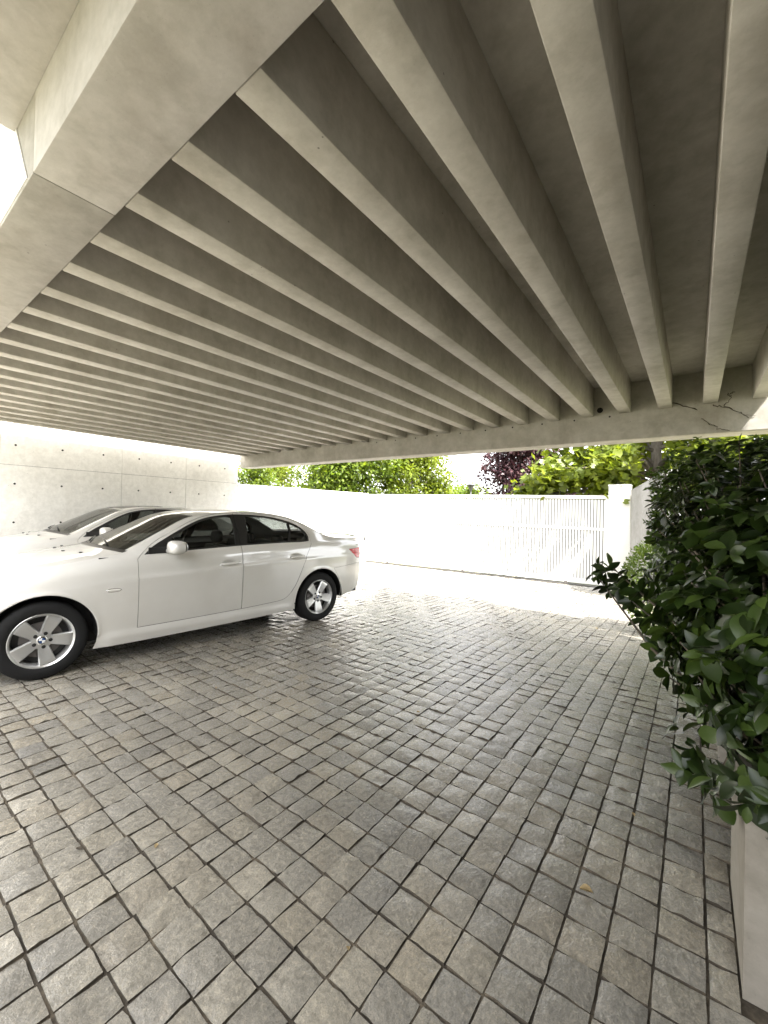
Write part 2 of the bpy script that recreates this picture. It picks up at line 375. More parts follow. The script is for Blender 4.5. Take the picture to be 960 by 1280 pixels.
for k, (cx, cy, sx, sy, z, tx, ty, q) in enumerate(stones):
    if k in near_ids:
        o = bpy.data.objects.new('paving_stone', sett_meshes[k % 22]); link(o, yard)
        s_ = (sx, sy, 1) if q % 2 == 0 else (sy, sx, 1)
        o.matrix_local = Matrix.Translation((cx, cy, z)) @ Matrix.Rotation(tx, 4, 'X') @ Matrix.Rotation(ty, 4, 'Y') @ Matrix.Rotation(q*math.pi/2, 4, 'Z') @ Matrix.Diagonal((*s_, 1))
    else:
        d = math.hypot(cx, cy)
        V, F, mi = near_t[(k*7+q) % 22] if (d < 5.5 and dep[k] > 0.3 and -60 < px[k] < 960) else far_t[(k*3+q) % 10]
        c_, s_ = [(1, 0), (0, 1), (-1, 0), (0, -1)][q]
        X = V[:, 0]*c_-V[:, 1]*s_; Y = V[:, 0]*s_+V[:, 1]*c_
        X, Y = X*sx, Y*sy
        BV.append(np.stack([X+cx, Y+cy, V[:, 2]+z+tx*Y-ty*X], 1)); BF += [tuple(a+nb for a in f) for f in F]; BM += mi; nb += len(V)
rest = link(bpy.data.objects.new('paving_stones', mesh_np('paving_stones', np.concatenate(BV), BF, BM)), yard)
tag(rest, kind='stuff')

# ------------------------------------------------------------------ carport
RB, SO, ST = 2.746, 3.11, 3.32            # rib underside, slab underside, roof top
FY0, FY1, RY0, RY1 = 0.437, 0.722, 5.746, 6.05
XL, XR = -8.50, 0.594
carport = thing('carport', 'board smooth concrete carport roof with deep ribs on its underside', 'carport', (0, 0, 0))
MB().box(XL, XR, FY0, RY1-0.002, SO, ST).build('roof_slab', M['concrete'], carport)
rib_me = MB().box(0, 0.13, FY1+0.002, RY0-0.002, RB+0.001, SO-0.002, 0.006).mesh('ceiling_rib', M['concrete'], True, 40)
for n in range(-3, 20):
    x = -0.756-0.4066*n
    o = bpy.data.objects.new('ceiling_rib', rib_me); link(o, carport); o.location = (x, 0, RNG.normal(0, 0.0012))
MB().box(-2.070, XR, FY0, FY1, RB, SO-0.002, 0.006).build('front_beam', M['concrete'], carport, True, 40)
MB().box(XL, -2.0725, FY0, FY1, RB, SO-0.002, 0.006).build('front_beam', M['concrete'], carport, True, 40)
# beyond the overhang a white sheet paints sky glare onto the beam's outer face
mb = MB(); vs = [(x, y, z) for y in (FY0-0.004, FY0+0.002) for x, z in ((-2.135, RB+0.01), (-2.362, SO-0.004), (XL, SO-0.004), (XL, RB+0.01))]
mb.add(vs, [(0, 1, 2, 3), (7, 6, 5, 4), (0, 4, 5, 1), (1, 5, 6, 2), (2, 6, 7, 3), (3, 7, 4, 0)]); mb.build('sky_glare_face', M['white_wall'], carport)
# rear edge beam, underside slightly out of level
mb = MB(); xa, xb, za, zb = -8.62, 1.30, 2.485, 2.410; e = 0.008
pr = [(RY0, SO-0.002), (RY0, None), (RY0+e, 0), (RY1-e, 0), (RY1, None), (RY1, SO-0.002)]
vs = []
for x, zz in ((xa, za), (xb, zb)):
    for y, z in pr: vs.append((x, y, z if z not in (None, 0) else (zz+e if z is None else zz)))
mb.add(vs, [(i, i+1, i+7, i+6) for i in range(5)]+[(0, 6, 11, 5), (5, 4, 3, 2, 1, 0), (6, 7, 8, 9, 10, 11)])
rb = mb.build('rear_beam', M['concrete'], carport)
MB().lathe([(0.020, 0.0), (0.030, -0.004), (0.034, -0.004), (0.034, 0.01)], 20, 'y', (-0.965, RY0-0.003, 2.819)).lathe([(0.0, 0.0), (0.021, 0.0)], 20, 'y', (-0.965, RY0-0.002, 2.819)).build('drain_pipe', M['hole'], rb)
for n in range(0, 10):      # small weep holes under the rib ends
    x = -0.756-0.4066*n-0.1
    MB().lathe([(0.0, -0.003), (0.011, -0.003), (0.012, 0.004)], 8, 'y', (x, RY0, RB-0.02)).build('weep_hole', M['hole'], rb)
# dried creeper clinging to the beam
vine = thing('dry_creeper', 'dried black creeper stems clinging to the rear beam between the last ribs', 'creeper', (0.2, RY0-0.01, 2.6))
def creep(pts, r=0.006):
    P_ = [Vector((x-0.2, 0.004+random.uniform(-.002, .002), z-2.6)) for x, z in pts]; Q = []
    for a, b_ in zip(P_[:-1], P_[1:]):
        for k in range(6): Q.append(a.lerp(b_, k/6)+Vector((random.gauss(0, .006), random.gauss(0, .002), random.gauss(0, .006))))
    Q.append(P_[-1]); MB().tube(Q, [r*random.uniform(0.25, 0.95) for _ in Q], 5).build('stem', M['stem'], vine, True)
creep([(-0.30, 2.80), (-0.186, 2.79), (0.01, 2.69)], 0.007)
creep([(0.14, 2.73), (0.24, 2.70), (0.36, 2.62), (0.44, 2.55)], 0.007)
creep([(0.24, 2.70), (0.30, 2.78), (0.27, 2.83), (0.33, 2.84)], 0.005)
creep([(0.04, 2.60), (0.11, 2.53), (0.19, 2.47), (0.29, 2.43)], 0.005)
creep([(0.36, 2.62), (0.40, 2.58), (0.50, 2.57)], 0.003)

# house: canopy over the front beam; unseen right-hand wings added to shade the yard
house = thing('house', 'concrete house whose canopy juts over the front beam, only its underside in view, with unseen wings added to shade the yard', 'house', (-2.0, -4, 0))
def hp(name, m_, *a, bev=0): return MB().box(a[0]+2.0, a[1]+2.0, a[2]+4, a[3]+4, a[4], a[5], bev).build(name, m_, house)
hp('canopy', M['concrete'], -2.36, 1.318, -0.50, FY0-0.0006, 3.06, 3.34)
hp('added_shade_wing', M['grey_wall'], 1.32, 3.4, -2.0, 4.55, -0.05, 9.5)  # out of view, height and ends set to keep sun off the yard
hp('added_low_wing', M['grey_wall'], 1.32, 3.4, -9.0, -2.003, -0.05, 3.2)  # out of view, kept low to let sun reach the front courtyard
for lv in (1.0, 4.0, 6.9):  # windows on the added, unseen wings
    for i in range(3 if lv > 3 else 0, 5) if lv > 3 else range(5):
        wn = hp('window', M['trim'], 1.311, 1.33, -7.0+i*2.2, -5.8+i*2.2, lv, lv+1.4)
        MB().box(3.306, 3.3105, -2.95+i*2.2, -1.85+i*2.2, lv+.05, lv+1.35).build('pane', M['roofglass'], wn)

# ------------------------------------------------------------------ walls and gate
WX = -8.96
cw = thing('concrete_wall', 'tall cast concrete wall with rows of tie holes beside the parked cars', 'wall', (WX, 0, 0))
zc = [-0.25, 0.86, 2.133, 3.40]; yc = [-6.0, -3.3, -0.20, 1.58, 3.36, 4.635, 5.92]
holes_y = [1.772+0.6325*n for n in range(-12, 7)]; holes_z = [2.462, 1.824, 1.187, 0.55, 3.10]
tie_me = MB().lathe([(0.0, 0.0015), (0.009, 0.0015), (0.013, 0.0035), (0.015, 0.0035), (0.0165, 0.0)], 14, 'x').mesh('tie_hole', M['hole'], True, 40)
for i in range(len(yc)-1):
    for j in range(3):
        p = MB().box(-0.25, 0, yc[i]+0.0025, yc[i+1]-0.0025, zc[j]+0.0025, zc[j+1]-0.0025).build('concrete_panel', M['wall_concrete'], cw)
        p.location = (RNG.normal(0, 0.0012), 0, 0)
        for hy in holes_y:
            for hz in holes_z:
                if yc[i] < hy <= yc[i+1] and zc[j] < hz <= zc[j+1]:
                    h = bpy.data.objects.new('tie_hole', tie_me); link(h, p); h.location = (0.0005, hy, hz)
MB().box(-0.24, -0.012, -6, 5.90, -0.25, 3.39).build('wall_core', M['hole'], cw)
bw = thing('boundary_wall', 'low sunlit white wall running from the concrete wall to the gate', 'wall', (WX, 5.922, 0))
mb = MB(); z0, z1 = 2.085, 2.122
mb.add([(-0.2, 0.002, -.3), (0, 0.002, -.3), (0, 5.058, -.3), (-0.2, 5.058, -.3), (-0.2, 0.002, z0), (0, 0.002, z0), (0, 5.058, z1), (-0.2, 5.058, z1)],
       [(0,3,2,1),(4,5,6,7),(0,1,5,4),(1,2,6,5),(2,3,7,6),(3,0,4,7)])
mb.build('wall_body', M['white_wall'], bw)
mb = MB(); mb.add([(-0.215, 0.002, z0+.002), (0.015, 0.002, z0+.002), (0.015, 5.058, z1+.002), (-0.215, 5.058, z1+.002), (-0.215, 0.002, z0+.042), (0.015, 0.002, z0+.042), (0.015, 5.058, z1+.042), (-0.215, 5.058, z1+.042)],
       [(0,3,2,1),(4,5,6,7),(0,1,5,4),(1,2,6,5),(2,3,7,6),(3,0,4,7)]); mb.build('coping', M['white_wall'], bw)
MB().box(0.0, 0.03, 4.86, 4.93, 0.55, 0.68, 0.004).build('gate_lock', M['trim'], bw)
GY = 10.98; GX0, GX1 = -8.93, -1.62; gzb = gz(GY)
gate = thing('sliding_gate', 'wide white metal driveway gate of thin vertical bars, shut across the yard', 'gate', (GX0, GY, gzb))
GL = GX1-GX0; gt = lambda x: 2.135-gzb-0.113*x/GL       # top line falls slightly to the right
def bar(mb, x0, x1, y0, y1, z0a, z0b, z1a, z1b):
    mb.add([(x0,y0,z0a),(x1,y0,z0b),(x1,y1,z0b),(x0,y1,z0a),(x0,y0,z1a),(x1,y0,z1b),(x1,y1,z1b),(x0,y1,z1a)], [(0,3,2,1),(4,5,6,7),(0,1,5,4),(1,2,6,5),(2,3,7,6),(3,0,4,7)])
for nm, a, b_ in (('top_rail', 0.0, -0.085), ('middle_rail', -0.78, -0.84)):
    mb = MB(); bar(mb, 0, GL, -0.03, 0.03, gt(0)+b_, gt(GL)+b_, gt(0)+a, gt(GL)+a); mb.build(nm, M['gate_white'], gate)
MB().box(0, GL, -0.03, 0.03, 0.06, 0.17).build('bottom_rail', M['gate_white'], gate)
for x in (0.0, GL-0.06): MB().box(x+.002, x+0.058, -0.026, 0.026, 0.172, gt(x)-0.087).build('stile', M['gate_white'], gate)
mb = MB(); n = 104
for i in range(n):
    x = 0.075+(GL-0.15)*i/(n-1); bar(mb, x-0.0238, x+0.0238, -0.004, 0.004, 0.172, 0.172, gt(x)-0.102, gt(x)-0.102)
tag(mb.build('bars', M['gate_white'], gate), kind='stuff')
MB().box(0.06, GL-0.06, 0.014, 0.018, 0.172, 2.10).build('backing_sheet', M['gate_grey'], gate)
MB().box(-0.02, GL+0.3, -0.05, 0.05, 0.0, 0.025).build('ground_rail', M['gate_dark'], gate)
MB().box(-0.028, -0.004, -0.02, 0.0, 0.0, 2.1).build('guide_strip', M['gate_dark'], gate)
for x in (0.9, 3.6, 6.4): MB().lathe([(0.0, -0.03), (0.045, -0.03), (0.045, 0.0), (0.0, 0.0)], 16, 'y', (x, -0.032, 0.05)).build('roller', M['gate_dark'], gate, True, 40)
gp = thing('gate_post', 'thick white rendered post at the right end of the gate', 'post', (-1.36, GY, gzb))
MB().box(-0.245, 0.20, -0.16, 0.16, 0, 2.40, 0.008).build('post_shaft', M['white_wall'], gp, True, 40)
MB().box(-0.255, 0.21, -0.17, 0.17, 2.402, 2.44, 0.006).build('post_cap', M['white_wall'], gp, True, 40)
gw = thing('grey_side_wall', 'grey concrete wall in shade right of the white gate post', 'wall', (-1.15, 10.80, 0))
d = Vector((0.42, -0.907)).normalized(); nrm = Vector((0.907, 0.42))
mb = MB(); L_ = 1.75; vs = []
for z in (0, 1):
    for t, s_ in ((0, 0), (L_, 0), (L_, .2), (0, .2)):
        zz = -0.3 if z == 0 else 2.13+0.20*t/1.3
        vs.append((d.x*t+nrm.x*s_, d.y*t+nrm.y*s_, zz))
mb.add(vs, [(0,3,2,1),(4,5,6,7),(0,1,5,4),(1,2,6,5),(2,3,7,6),(3,0,4,7)]); mb.build('wall_body', M['grey_wall'], gw)

# ------------------------------------------------------------------ cars
def pchip(xs, ys, x):
    xs = np.asarray(xs, float); ys = np.asarray(ys, float); h = np.diff(xs); d = np.diff(ys)/h
    m = np.zeros_like(ys); m[0], m[-1] = d[0], d[-1]
    for i in range(1, len(xs)-1):
        if d[i-1]*d[i] > 0:
            w1, w2 = 2*h[i]+h[i-1], h[i]+2*h[i-1]; m[i] = (w1+w2)/(w1/d[i-1]+w2/d[i])
    x = np.clip(np.asarray(x, float), xs[0], xs[-1]); i = np.clip(np.searchsorted(xs, x)-1, 0, len(xs)-2)
    t = (x-xs[i])/h[i]; a = ys[i]; b = ys[i+1]; ma = m[i]*h[i]; mb_ = m[i+1]*h[i]
    return a*(2*t**3-3*t**2+1)+ma*(t**3-2*t**2+t)+b*(-2*t**3+3*t**2)+mb_*(t**3-t**2)
SF, SR = -0.72, 3.74          # side panel runs from SF to SR along the car (s = 0 at the front axle)
_E = np.array([(-.72,.70,.60),(-.55,.775,.68),(-.3,.865,.74),(0,.925,.765),(.35,.985,.775),(.60,1.028,.768),(.72,1.085,.748),(1.0,1.235,.685),(1.3,1.378,.622),(1.55,1.428,.595),(1.9,1.445,.585),(2.2,1.438,.585),(2.5,1.398,.592),(2.75,1.318,.615),(2.95,1.222,.655),(3.1,1.150,.690),(3.25,1.112,.722),(3.5,1.100,.725),(3.74,1.096,.700)])
def ze(s): return pchip(_E[:, 0], _E[:, 1], s)
def ye(s): return pchip(_E[:, 0], _E[:, 2], s)
def belt(s):
    zb = pchip([-.72,-.3,.3,.62,.79,1.74,2.69,3.0,3.2,3.74], [.66,.835,.955,.985,.992,1.040,1.060,1.062,1.060,1.045], s)
    return np.minimum(zb, ze(s)-.028)
def zbot(s): return pchip([-.72,-.5,-.4,.4,2.5,3.2,3.5,3.74], [.20,.185,.18,.178,.215,.275,.31,.36], s)
def plan(s): return pchip([-.72,-.6,-.45,-.2,.1,2.8,3.2,3.45,3.6,3.74], [.235,.155,.085,.025,0,0,.012,.045,.085,.15], s)
def sstep(a, b, x): t = np.clip((x-a)/(b-a), 0, 1); return t*t*(3-2*t)
FR = np.array([0,.10,.40,.66,.745,.78,.90,.965,1.0])
W_MID = np.array([.862,.884,.914,.922,.924,.912,.895,.880,.862])
W_HOOD = np.array([.862,.884,.914,.918,.915,.910,.893,.862,.830])
W_DECK = np.array([.86,.884,.912,.916,.914,.905,.885,.852,.812])
HANDLES = [(1.615, .866), (2.505, .890)]
def W(s, z):
    s = np.atleast_1d(np.asarray(s, float)); z = np.atleast_1d(np.asarray(z, float))
    bl, zb, ez, ey = belt(s), zbot(s), ze(s), ye(s)
    a = sstep(.40, .80, s)[:, None]; b = sstep(2.80, 3.15, s)[:, None]
    wf = (W_HOOD*(1-a)+W_MID*a)*(1-b)+W_DECK*b
    wf = wf-plan(s)[:, None]
    kz = zb[:, None]+FR[None]*(bl-zb)[:, None]
    g = (sstep(.55, .80, s)*(1-sstep(2.85, 3.15, s)))
    wb = wf[:, -1]
    z1 = bl+.012*np.minimum(1, (ez-bl)/.03); w1 = wb-.016*g-(1-g)*(wb-np.minimum(ey, wb-.002))*.45
    zm = (z1+ez)/2; wm = (w1+ey)/2+.012*g
    KZ = np.concatenate([kz, z1[:, None], zm[:, None], ez[:, None]], 1)
    KW = np.concatenate([wf, w1[:, None], np.maximum(wm, np.minimum(ey, wm))[:, None], ey[:, None]], 1)
    KZ = np.maximum.accumulate(KZ+np.arange(KZ.shape[1])*1e-5, 1)
    out = np.empty(len(s))
    for i in range(len(s)): out[i] = pchip(KZ[i], KW[i], z[i])
    for hs, hz in HANDLES: out -= .026*np.exp(-(((s-hs+.01)/.068)**2+((z-hz-.002)/.029)**2)**1.8)
    out += .016*(1-sstep(.275, .312, z))*sstep(.40, .50, s)*(1-sstep(2.38, 2.50, s))
    # flared wheel lips
    for cs in (0, 2.888):
        r_ = np.hypot(s-cs, z-.325); out += .007*np.exp(-((r_-.395)/.018)**2)*(z > .3)
    return out
def resamp(P, h=.025):
    out = []
    for a, b in zip(P[:-1], P[1:]):
        n = max(1, int(math.hypot(b[0]-a[0], b[1]-a[1])/h)); out += [(a[0]+(b[0]-a[0])*k/n, a[1]+(b[1]-a[1])*k/n) for k in range(n)]
    return out+[P[-1]]
def spline(P, h=.02):
    """smooth closed polyline through points; corners given twice stay sharp"""
    out = []; n = len(P)
    for i in range(n):
        p0, p1, p2, p3 = P[i-1], P[i], P[(i+1) % n], P[(i+2) % n]
        if p1 == p2: continue
        if p0 == p1: p0 = (2*p1[0]-p2[0], 2*p1[1]-p2[1])
        if p3 == p2: p3 = (2*p2[0]-p1[0], 2*p2[1]-p1[1])
        L = math.hypot(p2[0]-p1[0], p2[1]-p1[1]); k = max(2, int(L/h))
        for j in range(k):
            t = j/k; q = []
            for c in (0, 1):
                q.append(.5*(2*p1[c]+(p2[c]-p0[c])*t+(2*p0[c]-5*p1[c]+4*p2[c]-p3[c])*t*t+(3*p1[c]-p0[c]-3*p2[c]+p3[c])*t**3))
            out.append(tuple(q))
    return out
def offset(P, d):
    P = np.array(P); A = 0.5*np.sum(P[:, 0]*np.roll(P[:, 1], -1)-np.roll(P[:, 0], -1)*P[:, 1])
    T = np.roll(P, -1, 0)-np.roll(P, 1, 0); T /= np.maximum(np.linalg.norm(T, axis=1, keepdims=True), 1e-9)
    Nn = np.stack([T[:, 1], -T[:, 0]], 1)*(1 if A > 0 else -1)
    return [tuple(p) for p in P+Nn*d]
def inside(P, q):
    P = np.array(P); x, y = q[:, 0], q[:, 1]; r_ = np.zeros(len(q), bool); j = len(P)-1
    for i in range(len(P)):
        xi, yi = P[i]; xj, yj = P[j]
        c = ((yi > y) != (yj > y)) & (x < (xj-xi)*(y-yi)/(yj-yi+1e-12)+xi); r_ ^= c; j = i
    return r_
ARCH_R = .385
def arch_pts(cs, z0l, z0r):
    a0 = math.pi+math.asin(min(.95, (.325-z0l)/ARCH_R)); a1 = -math.asin(min(.95, (.325-z0r)/ARCH_R)); n = 44
    return [(cs+ARCH_R*math.cos(a0+(a1-a0)*k/n), .325+ARCH_R*math.sin(a0+(a1-a0)*k/n)) for k in range(n+1)]
def side_regions():
    zb = lambda s: float(zbot(s))
    bottom = []
    fa = arch_pts(0, zb(-.36), zb(.36)); ra = arch_pts(2.888, zb(2.53), zb(3.24))
    bottom += [(s, zb(s)) for s in np.arange(SF, fa[0][0]-.02, .03)]+fa
    bottom += [(s, zb(s)) for s in np.arange(fa[-1][0]+.03, ra[0][0]-.02, .03)]+ra
    bottom += [(s, zb(s)) for s in np.arange(ra[-1][0]+.03, SR-.01, .03)]+[(SR, zb(SR))]
    top = [(s, float(ze(s))) for s in np.linspace(SR, SF, 150)]
    out = bottom+[(SR, z) for z in np.linspace(zb(SR), float(ze(SR)), 26)[1:-1]]+top+[(SF, z) for z in np.linspace(float(ze(SF)), zb(SF), 18)[1:-1]]
    bz = lambda s: float(belt(s))+.014
    dlo = spline([(.765, bz(.765)), (.765, bz(.765)), (1.3, bz(1.3)), (1.8, bz(1.8)), (2.3, bz(2.3)), (2.685, bz(2.685)), (2.745, 1.10), (2.755, 1.165), (2.70, 1.245), (2.55, 1.322), (2.3, 1.382), (2.0, 1.412), (1.7, 1.408), (1.45, 1.372), (1.25, 1.298), (1.0, 1.165), (.85, 1.078)])
    gf = spline([(.97, bz(.97)+.014), (.97, bz(.97)+.014), (1.3, bz(1.3)+.014), (1.715, bz(1.7)+.014), (1.715, bz(1.7)+.014), (1.735, 1.2), (1.745, 1.388), (1.745, 1.388), (1.55, 1.368), (1.40, 1.332), (1.25, 1.268), (1.05, 1.158), (.99, 1.115), (.975, 1.07)])
    gr = spline([(1.855, bz(1.855)+.014), (1.855, bz(1.855)+.014), (2.15, bz(2.15)+.014), (2.425, bz(2.42)+.014), (2.425, bz(2.42)+.014), (2.475, 1.2), (2.505, 1.308), (2.505, 1.308), (2.3, 1.358), (2.1, 1.382), (1.925, 1.389), (1.925, 1.389), (1.895, 1.22)])
    gq = spline([(2.455, bz(2.46)+.014), (2.455, bz(2.46)+.014), (2.56, bz(2.57)+.014), (2.66, bz(2.66)+.014), (2.715, 1.10), (2.722, 1.16), (2.68, 1.225), (2.60, 1.27), (2.533, 1.298), (2.533, 1.298), (2.505, 1.2)])
    e_ = .018
    fd = spline([(.705, .315), (.705, .315), (.704, .60), (.700, .97), (.700, .97), (.84, 1.098), (1.0, 1.192), (1.25, 1.322), (1.45, 1.393), (1.66, 1.424), (1.775, 1.429), (1.775, 1.429), (1.770, 1.2), (1.766, 1.0), (1.766, .335), (1.766, .335), (1.2, .322)])
    rd = spline([(1.772, .335), (1.772, .335), (1.772, 1.0), (1.776, 1.2), (1.781, 1.429), (1.781, 1.429), (2.0, 1.430), (2.3, 1.402), (2.55, 1.343), (2.70, 1.272), (2.772, 1.185), (2.765, 1.09), (2.72, 1.0), (2.66, .90), (2.615, .80), (2.55, .65), (2.49, .53), (2.42, .435), (2.345, .378), (2.25, .358), (2.25, .358), (2.0, .345)])
    rbm = spline([(3.255, .20), (3.255, .20), (3.262, .40), (3.225, .53), (3.12, .700), (3.12, .700), (3.3, .712), (3.54, .728), (3.8, .735), (3.8, .735), (3.8, .20), (3.8, .20)])
    fbm = spline([(-.8, .15), (-.8, .15), (-.8, .60), (-.8, .60), (-.55, .585), (-.36, .575), (-.36, .575), (-.39, .30), (-.36, .15), (-.36, .15)])
    tl = spline([(3.43, .945), (3.43, .945), (3.6, .950), (3.80, .955), (3.80, .955), (3.80, .80), (3.80, .80), (3.62, .80), (3.62, .80), (3.53, .865)])
    hl = spline([(-.8, .69), (-.8, .69), (-.8, .60), (-.8, .60), (-.5, .62), (-.42, .69), (-.40, .745), (-.40, .745), (-.6, .73)])
    return dict(out=out, dlo=dlo, gf=gf, gr=gr, gq=gq, fd=fd, rd=rd, rbm=rbm, fbm=fbm, tl=tl, hl=hl)
def car_mesh(name, V, F, mats, sharp=45, flange=0.0):
    b = bmesh.new(); vs = [b.verts.new(v) for v in V]
    for f in F:
        try: b.faces.new([vs[i] for i in f])
        except ValueError: pass
    bmesh.ops.delete(b, geom=[v for v in b.verts if not v.link_faces], context='VERTS')
    for f in b.faces: f.smooth = True
    if flange:
        be = [e for e in b.edges if e.is_boundary]
        r_ = bmesh.ops.extrude_edge_only(b, edges=be)
        for v in [g for g in r_['geom'] if isinstance(g, bmesh.types.BMVert)]: v.co.y -= flange*(1 if v.co.y > 0 else -1)
        for e in be: e.smooth = False
    me = bpy.data.meshes.new(name); b.to_mesh(me); b.free(); me.materials.append(mats); me.set_sharp_from_angle(angle=R(sharp)) if not flange else None
    return me
CAR = {}
def prep_side():
    rg = side_regions(); polys = {k: v for k, v in rg.items()}
    gaps = {}
    for k in ('fd', 'rd'): gaps[k] = (offset(rg[k], .0022), offset(rg[k], -.0022))
    for k in ('rbm', 'fbm', 'tl', 'hl'): gaps[k] = (rg[k], offset(rg[k], -.0030))
    lines = [rg['out'], rg['dlo'], rg['gf'], rg['gr'], rg['gq']]+[g for p in gaps.values() for g in p]
    verts, edges = [], []
    for L in lines:
        n0 = len(verts); verts += [Vector(p) for p in L]; edges += [(n0+i, n0+(i+1) % len(L)) for i in range(len(L))]
    for fn in (lambda s: belt(s), lambda s: belt(s)+.012*np.minimum(1, (ze(s)-belt(s))/.03), lambda s: zbot(s)+.745*(belt(s)-zbot(s)), lambda s: zbot(s)+.78*(belt(s)-zbot(s))):
        ss = np.linspace(SF+.01, SR-.01, 170); zz = fn(ss); n0 = len(verts); verts += [Vector((a, b_)) for a, b_ in zip(ss, zz)]; edges += [(n0+i, n0+i+1) for i in range(len(ss)-1)]
    bound = np.array([tuple(v) for v in verts])
    G = []
    for s in np.arange(SF, SR, .03):
        for z in np.arange(.18, 1.45, .03): G.append((s, z))
    for hs, hz in HANDLES:
        for a in np.arange(-.12, .121, .011):
            for c in np.arange(-.055, .056, .009): G.append((hs+a, hz+c))
    for cs in (0, 2.888):
        for r_ in (.392, .402, .413):
            for a in np.linspace(-.3, math.pi+.3, 90): G.append((cs+r_*math.cos(a), .325+r_*math.sin(a)))
    G = np.array(G); G = G[inside(rg['out'], G)]
    keep = np.ones(len(G), bool)
    for i in range(0, len(G), 400):
        d = np.min(np.hypot(G[i:i+400, None, 0]-bound[None, :, 0], G[i:i+400, None, 1]-bound[None, :, 1]), 1); keep[i:i+400] = d > .0055
    verts += [Vector(p) for p in G[keep]]
    co, _, fa, *_r = delaunay_2d_cdt(verts, edges, [], 0, 1e-5)
    co = np.array([tuple(c) for c in co]); tr = np.array([f for f in fa]); cen = co[tr].mean(1)
    ins = inside(rg['out'], cen); idl = inside(rg['dlo'], cen)
    gl = {k: inside(rg[k], cen) for k in ('gf', 'gr', 'gq')}
    lab = np.array(['body']*len(tr), dtype=object)
    for k in ('rbm', 'fbm', 'tl', 'hl', 'fd', 'rd'):
        o_ = inside(gaps[k][0], cen); i_ = inside(gaps[k][1], cen); lab[o_] = 'gap'; lab[i_] = k
    for k in ('fd', 'rd'): lab[idl & (lab == k)] = 'trim_'+k
    lab[idl & (lab == 'body')] = 'trim'; 
    for k in gl: lab[gl[k]] = k
    lab[~ins] = 'none'
    area = 0.5*abs((co[tr[:, 1], 0]-co[tr[:, 0], 0])*(co[tr[:, 2], 1]-co[tr[:, 0], 1])-(co[tr[:, 2], 0]-co[tr[:, 0], 0])*(co[tr[:, 1], 1]-co[tr[:, 0], 1]))
    lab[area < 1e-9] = 'none'
    Wv = W(co[:, 0], co[:, 1])
    CAR['co'], CAR['tr'], CAR['lab'], CAR['W'] = co, tr, lab, Wv
prep_side()
def side_part(labels, off=0.0, sides=(1, -1)):
    """side surface triangles with the given labels, mirrored; car frame: x = s (rear), y = left +, z"""
    co, tr, Wv = CAR['co'], CAR['tr'], CAR['W']; sel = tr[np.isin(CAR['lab'], labels)]
    used = np.unique(sel); mp = -np.ones(len(co), int); mp[used] = np.arange(len(used)); V, F = [], []
    for sg in sides:
        n0 = len(V); V += [(co[i, 0], sg*(Wv[i]-off), co[i, 1]) for i in used]
        for t in sel:
            a = [int(mp[i])+n0 for i in t]; F.append(a if sg < 0 else a[::-1])
    return V, F
def crown(s): return pchip([-.72,-.3,.6,1.0,1.3,1.9,2.5,2.8,3.05,3.3,3.74], [.03,.05,.035,.035,.034,.026,.03,.03,.025,.02,.012], s)
def bow(s): return pchip([-.72,-.4,0,.6,1.0,1.3,1.6,2.3,2.55,2.8,3.05,3.25,3.74], [-.13,-.12,-.12,-.165,-.13,-.10,-.03,.02,.075,.09,.11,.10,.25], s)
def top_pt(s, u):
    q = 1-abs(u)**2.2; return (float(s+bow(s)*q), float(ye(s))*u, float(ze(s))+float(crown(s))*q)
def top_strip(s0, s1, n, us):
    V = [top_pt(s, u) for s in np.linspace(s0, s1, n) for u in us]; k = len(us)
    return V, [(i*k+j, (i+1)*k+j, (i+1)*k+j+1, i*k+j+1) for i in range(n-1) for j in range(k-1)]
def join(*parts):
    V, F = [], []
    for v, f in parts: n0 = len(V); V += list(v); F += [[i+n0 for i in q] for q in f]
    return V, F
